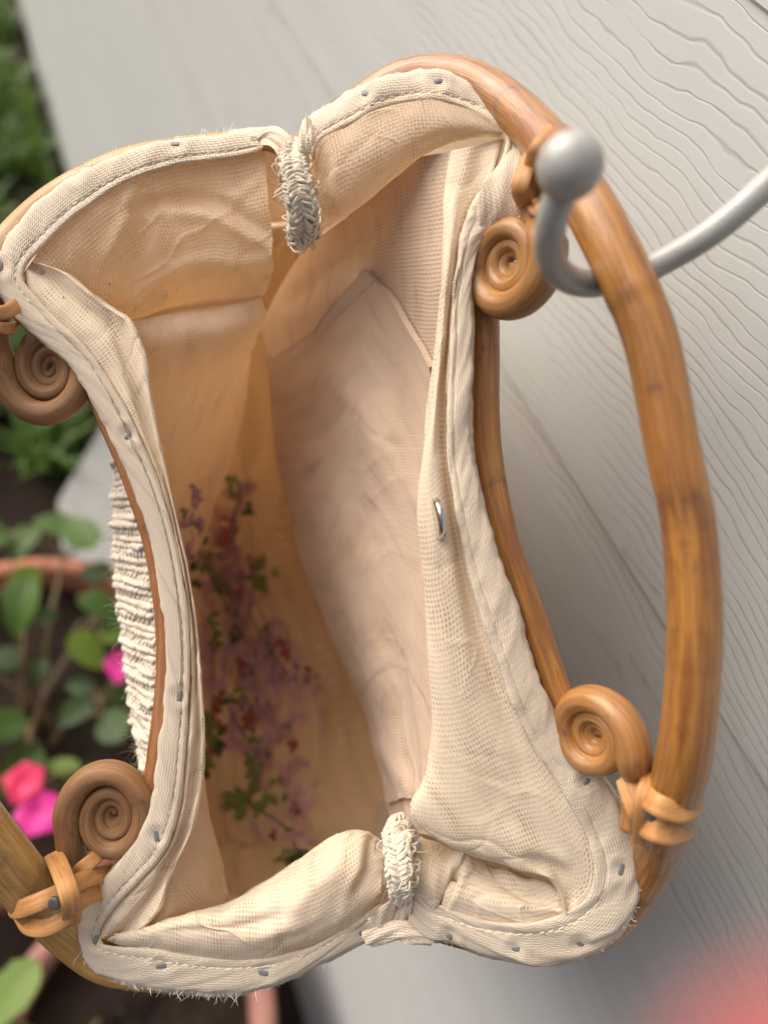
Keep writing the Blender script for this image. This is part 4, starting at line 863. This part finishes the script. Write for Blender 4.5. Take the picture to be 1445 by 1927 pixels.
# scrolls
def scroll(center, e1, e2, start, turns, sgn, R0, R1, t0, t1, stem, mat, parent, N=190, deep=.3):
    e1 = np.array(e1, float); e1 /= np.linalg.norm(e1); e2 = np.array(e2, float); e2 -= e1 * (e1 @ e2); sc2 = np.linalg.norm(e2); e2 /= sc2; sc2 = sc2 if sc2 > 1.05 else 1.0; e3 = np.cross(e1, e2)
    if e3[2] < 0: e3 = -e3
    c = unp(center); a = np.linspace(0, turns * 2 * np.pi, N); q = np.linspace(0, 1, N)
    r = R0 * np.exp(-.60 * turns * q); r0_ = r.copy(); r = r * np.clip((1 - q) / .07, 0, 1) ** .6; th = start + sgn * a
    C = c + r[:, None] * (np.cos(th)[:, None] * e1 + np.sin(th)[:, None] * e2 * sc2) + e3 * (.15 - deep * q)[:, None]
    st = unp(np.array(stem, float)); P = np.concatenate([resample(np.r_[st, C[:1]], 30)[:-1], C])
    t = np.r_[np.full(29, t0), t0 * (.22 + .78 * r0_ / R0)]
    V, f, u_ = sweep(P, t, 22, up=e3, flat=1.3)
    return link('scroll', V, f, mat, parent, u_)
X, Y, Zc = (1, 0, 0), (0, 1, 0), (0, 0, 1)
scroll((213, 1533, 18.7), X, (0, 1.18, .0), math.pi * .98, 3.3, -1, 1.09, .07, .335, .22, [(165, 1690, 18.9), (140, 1630, 18.7)], m_curl_l, hL)
scroll((96, 694, 18.9), X, (0, 1.18, .0), math.pi * 1.0, 3.3, 1, 1.14, .07, .345, .22, [(0, 560, 18.8), (-12, 625, 18.8)], m_curl_l, hL)
eR = np.array([.62, .05, .72])
scroll((962, 494, 16.25), (0, 1, .1), eR, math.pi * .45, 3.3, 1, 1.12, .06, .35, .20, [(1000, 330, 15.9), (1016, 420, 16.0)], m_curl_r, hR)
scroll((1122, 1384, 16.3), (0, -1, -.1), eR, math.pi * .45, 3.3, 1, 1.02, .06, .335, .21, [(1196, 1560, 16.2), (1205, 1470, 16.2)], m_curl_r, hR)
# rattan bindings
def strip(path, w, mat, parent, facing=None, thick=.03):
    C = unp(resample(np.array(path, float), 44)); T = np.gradient(C, axis=0); T /= np.linalg.norm(T, axis=1, keepdims=True)
    cen = C.mean(0) if facing is None else unp(facing)
    V = []
    for k in range(44):
        n = C[k] - cen; n -= T[k] * (n @ T[k]); n /= np.linalg.norm(n); b = np.cross(T[k], n)
        for a, h in ((-.5, -.3), (-.46, .6), (-.2, 1.0), (.2, 1.05), (.46, .6), (.5, -.3), (.2, -.6), (-.2, -.6)): V.append(C[k] + b * a * w + n * h * thick)
    s = np.r_[0, np.cumsum(np.linalg.norm(np.diff(C, axis=0), axis=1))]
    uv = np.stack(np.broadcast_arrays(np.array([0, .2, .4, .6, .8, 1, .6, .4])[None, :] * .6, s[:, None]), -1)
    return link('rattan_wrap', V, [tuple(q) for q in gfaces(44, 8, wrap=True)] + [tuple(range(8)), tuple(43 * 8 + np.arange(7, -1, -1))], mat, parent, uv)
# lower left: two turns round the handle, one over the scroll stem, one crossing
strip([(22, 1690, 18.6), (28, 1712, 17.5), (62, 1702, 17.0), (108, 1682, 17.15), (160, 1655, 17.7), (214, 1642, 18.8)], .42, m_wrap, hL, (75, 1690, 19.4))
strip([(34, 1716, 18.6), (52, 1742, 17.6), (84, 1746, 17.2), (118, 1730, 17.2), (160, 1690, 17.7), (214, 1668, 18.8)], .40, m_wrap, hL, (100, 1720, 19.4))
strip([(118, 1640, 18.8), (136, 1648, 18.2), (158, 1632, 18.0), (182, 1612, 18.3), (192, 1600, 18.9)], .36, m_wrap, hL, (155, 1650, 19.4))
strip([(100, 1606, 18.3), (112, 1630, 17.5), (126, 1668, 16.95), (136, 1706, 16.95), (134, 1742, 17.6)], .44, m_wrap, hL, (120, 1680, 19.4))
c = unp([103, 1700, 16.93]); hL_n = np.array([-.2, -.1, .97]); hL_n /= np.linalg.norm(hL_n)
def disc(c, n, r, h, name, mat, parent, seg=26):
    n = np.array(n, float); n /= np.linalg.norm(n); x = np.cross(n, [.2, 1, .1]); x /= np.linalg.norm(x); y = np.cross(n, x)
    prof = [(.0, h), (.6 * r, h), (.85 * r, h * .93), (.97 * r, h * .6), (r, h * .2), (r * .98, -h), (.001, -h)]
    V = [c + n * z + q * (x * math.cos(t) + y * math.sin(t)) for q, z in prof for t in np.linspace(0, 2 * np.pi, seg, endpoint=False)]
    return link(name, V, gfaces(len(prof), seg, wrap=True), mat, parent)
disc(c, hL_n, .155, .05, 'nail', m_nail, hL)
# upper left binding at the frame edge
strip([(-40, 560, 18.4), (-20, 585, 17.8), (8, 588, 17.8), (34, 575, 18.2), (44, 570, 18.8)], .34, m_wrap, hL, (0, 590, 19.4))
strip([(-40, 600, 18.4), (-18, 612, 17.9), (6, 618, 17.9), (26, 618, 18.2), (34, 612, 18.8)], .30, m_wrap, hL, (0, 600, 19.4))
# lower right
strip([(1168, 1478, 16.5), (1176, 1460, 15.7), (1190, 1500, 15.35), (1204, 1540, 15.3), (1206, 1575, 15.7)], .50, m_wrap, hR, (1205, 1520, 17.2))
strip([(1228, 1440, 15.6), (1216, 1470, 15.2), (1204, 1505, 15.05), (1203, 1545, 15.2), (1200, 1590, 15.8)], .26, m_wrap, hR, (1215, 1520, 17.2))
strip([(1203, 1486, 15.4), (1232, 1512, 14.75), (1272, 1527, 14.68), (1302, 1518, 14.95), (1314, 1502, 15.6)], .46, m_wrap, hR, (1265, 1510, 16.2))
strip([(1194, 1540, 15.9), (1220, 1556, 15.05), (1256, 1566, 14.9), (1284, 1560, 15.2), (1300, 1548, 15.8)], .52, m_wrap, hR, (1255, 1550, 16.4))
disc(unp([1222, 1533, 15.0]), (-.3, 0, 1), .12, .05, 'nail', m_nail, hR)
# upper right, behind the ball
strip([(1062, 236, 15.4), (1040, 252, 14.8), (1012, 285, 14.75), (1000, 320, 15.3)], .42, m_wrap, hR, (1040, 290, 16.2))
strip([(1002, 285, 15.5), (985, 325, 15.2), (978, 362, 15.3), (990, 392, 15.8)], .40, m_wrap, hR, (1025, 350, 16.4))
strip([(1000, 380, 15.6), (1012, 395, 15.3), (1040, 398, 15.5)], .3, m_wrap, hR, (1020, 420, 16.6))
# ---- snap
cS, nS = hit(b4, 820, 976)
if cS is not None: disc(cS + np.array([.02, 0, .02]), (-.975, -.16, .17), .47, .07, 'snap', m_snap, bag, 40)
mbn = MB(); cb, nb = hit(bL, 352, 1090)
# ---- knotted cords
def cord(path, rad, lab, seed):
    n = 120; P = unp(resample(np.array(path, float), n)); T = np.gradient(P, axis=0); T /= np.linalg.norm(T, axis=1, keepdims=True); a = np.array([0, 0, 1.0])
    s = np.linspace(0, 1, n); rr = np.interp(s, np.linspace(0, 1, len(rad)), rad)
    V, f, u_ = sweep(P, rr * (.74 + .08 * fbm(s * 14, 0 * s, seed, 2)), 18); root = link('braided_cord', V, f, m_yarn, bag, u_ * [1, 3])
    A = np.array([(a - T[i] * (a @ T[i])) / np.linalg.norm(a - T[i] * (a @ T[i])) for i in range(n)]); B = np.cross(T, A)
    mb = MB()
    def at(k, th, h): k = int(np.clip(k, 0, n - 1)); return P[k] + rr[k] * h * (math.cos(th) * A[k] + math.sin(th) * B[k])
    for sgn, th0 in ((1, -1.15), (-1, 1.15), (1, -.1), (-1, .1), (1, 2.2), (-1, -2.2)):      # chevrons of yarn loops down the cord
        for k in range(2, n - 8, 7):
            for q in range(4):                                                              # plies of one loop
                o = random.uniform(-1.6, 1.6) + q * 1.5; th1 = th0 + sgn * random.uniform(.75, 1.15)
                C = [at(k + o, th0 + random.uniform(-.15, .15), .80), at(k + o + 4, (th0 + th1) / 2, 1.0 + random.uniform(.0, .2)), at(k + o + 9, th1, .80)]
                mb.add(*sweep(resample(np.array(C), 8), random.uniform(.028, .046), 6))
    for k in range(26):                                                                      # stray loops
        i = random.randint(8, n - 8); th = random.uniform(-1.5, 1.5); w = random.uniform(.1, .25)
        C = [at(i, th, .85), at(i + 3, th + w, 1.25 + random.random() * .25), at(i + 8, th + w * 2, 1.2), at(i + 9, th + w * 3, .85)]
        mb.add(*sweep(resample(np.array(C), 12), random.uniform(.012, .02), 5))
    tag(mb.build('cord_yarn', m_yarn, root), kind='stuff')
    it = []
    for i in range(220):
        j = random.randint(4, n - 2); th = random.uniform(-1.9, 1.9); d = math.cos(th) * A[j] + math.sin(th) * B[j]
        it.append((P[j] + d * rr[j] * .95, d + T[j] * random.uniform(-1.6, 1.6), random.uniform(.04, .11) * (1 + .6 * (s[j] > .8)), 1.2))
    fluff('cord_fluff', root, it, m_fuzz, .0035)
    return root
cord([(556, 272, 17.9), (553, 310, 17.3), (560, 350, 17.1), (570, 395, 17.3), (573, 432, 17.9), (566, 455, 18.7)], [.22, .33, .42, .44, .42, .30], 1, 3)
cord([(756, 1690, 17.7), (752, 1655, 17.2), (750, 1620, 17.2), (748, 1590, 17.5), (752, 1562, 18.2), (757, 1550, 19.0)], [.20, .32, .38, .37, .36, .28], 2, 13)
def tail(path, w, mat, facing): 
    C = resample(np.array(path, float), 40); P = unp(C); T = np.gradient(P, axis=0); T /= np.linalg.norm(T, axis=1, keepdims=True); V = []
    ww = np.interp(np.linspace(0, 1, 40), np.linspace(0, 1, len(w)), w)
    for k in range(40):
        tw = facing * k / 40; n = np.array([math.sin(tw), 0, math.cos(tw)]); n -= T[k] * (n @ T[k]); n /= np.linalg.norm(n); b = np.cross(T[k], n)
        for q in np.linspace(-1, 1, 9): V.append(P[k] + b * q * ww[k] + n * (.10 * (1 - q * q) + .03 * math.sin(q * 7 + k * .3)))
    G = np.array(V).reshape(40, 9, 3); return grid('tape_tail', G, m_tape, bag)
tail([(478, 258, 18.1), (505, 262, 17.9), (528, 285, 17.6), (541, 318, 17.6)], [.20, .26, .20, .12], m_tape, 1.2)
tail([(488, 262, 17.95), (512, 252, 17.7), (536, 270, 17.45), (548, 305, 17.5), (550, 330, 17.9)], [.12, .2, .2, .16, .1], m_tape, -1.0)
tail([(578, 226, 17.3), (574, 262, 17.2), (572, 300, 17.3), (584, 345, 17.6), (594, 372, 18.0)], [.10, .16, .16, .12, .06], m_tape, 1.4)
tail([(588, 240, 17.2), (586, 262, 17.15), (582, 290, 17.3)], [.08, .13, .1], m_tape, -1.0)
tail([(712, 1738, 17.9), (728, 1712, 17.6), (742, 1690, 17.4), (748, 1665, 17.5)], [.3, .26, .18, .1], m_tape, 1.0)
tail([(735, 1735, 18.0), (752, 1722, 17.7), (764, 1700, 17.5), (768, 1675, 17.6)], [.22, .22, .16, .1], m_tape, -.8)
tail([(690, 1768, 18.1), (720, 1758, 17.85), (752, 1752, 17.6), (785, 1758, 17.55), (815, 1765, 17.6)], [.22, .28, .26, .26, .2], m_tape, .3)
tail([(986, 285, 16.25), (964, 340, 16.0), (936, 388, 16.0), (910, 425, 16.3)], [.26, .46, .50, .26], m_tape, .2)
# specks in the lining
sp = MB()
for (px, py, r) in ((207, 535, 3), (334, 545, 2), (120, 560, 2.5), (372, 888, 2), (388, 818, 1.6), (420, 372, 1.6), (340, 590, 1.4)):
    b = b1 if px > 130 else on_grid(G2); c, n = hit(b, px, py)
    if c is None: continue
    k = r * -c[2] / F; q = rng.normal(size=(6, 3)) * .2 + np.array([[1, 0, 0], [-1, 0, 0], [0, 1, 0], [0, -1, 0], [0, 0, 1], [0, 0, -1]])
    sp.add(c + q * k, [(0, 2, 4), (2, 1, 4), (1, 3, 4), (3, 0, 4), (2, 0, 5), (1, 2, 5), (3, 1, 5), (0, 3, 5)])
if sp.n: tag(sp.build('seed_specks', m_dthread, bag), kind='stuff')

# ================================================================== the finger at the lens
M = NT('skin'); q = M.noise(M.obj(), 120, 3); fz = M.noise(M.obj(), 1500, 3)
M.set(Base_Color=M.mix(q, (.33, .10, .10), (.27, .075, .08)), Roughness=.5, Subsurface_Weight=.3, Subsurface_Scale=.004, Normal=M.bump(fz, .0002, .5))  # red of light passing through the finger put into the skin colour
M.b.inputs['Subsurface Radius'].default_value = (1, .3, .2)
m_skin = M.m
J = {}; E = []; RADS = []
def jt(p, r, par=None):
    J[len(RADS)] = p; RADS.append(r)
    if par is not None: E.append((par, len(RADS) - 1))
    return len(RADS) - 1
# camera-space cm; palm right of and below the lens, index fingertip reaching its corner
pal = jt((8.0, -6.9, 4.4), 1.75); wr = jt((11.2, -10, 7), 1.9, pal); jt((16, -14.5, 11), 2.4, wr)
def finger(pts, r):
    par = pal
    for p, q in zip(pts, r): par = jt(p, q, par)
finger([(4.9, -4.4, 2.0), (3.3, -3.4, -.4), (2.2, -2.5, -1.7), (.66, -1.24, -1.55)], [1.0, .8, .72, .62])
finger([(5.6, -5.7, 2.3), (3.6, -5.4, 1.0), (3.3, -6.4, 2.0), (4.1, -6.9, 2.9)], [1.0, .8, .72, .6])
finger([(6.4, -7.1, 2.7), (4.5, -7.1, 1.7), (4.3, -8.0, 2.6), (5.0, -8.4, 3.4)], [.95, .76, .68, .56])
finger([(7.5, -8.3, 3.2), (5.9, -8.5, 2.3), (5.7, -9.2, 3.1), (6.3, -9.5, 3.7)], [.85, .66, .58, .48])
finger([(7.0, -4.2, 4.9), (5.8, -3.0, 4.4), (4.7, -2.4, 3.6), (4.0, -2.2, 2.7)], [1.1, .85, .78, .62])
me = bpy.data.meshes.new('person'); me.from_pydata([tuple(cam2w(np.array(J[i]))) for i in range(len(RADS))], E, [])
hand = bpy.data.objects.new('person', me); COL.objects.link(hand)
sm = hand.modifiers.new('skin', 'SKIN'); me.skin_vertices or None
for i, r in enumerate(RADS): me.skin_vertices[0].data[i].radius = (r * .01, r * .01)
me.skin_vertices[0].data[0].use_root = True
ss = hand.modifiers.new('sub', 'SUBSURF'); ss.levels = 2; ss.render_levels = 2; sm.use_smooth_shade = True
me.materials.append(m_skin)
tag(hand, 'blurred red-pink fingertip of the photographer poking into the lower right corner', 'person')
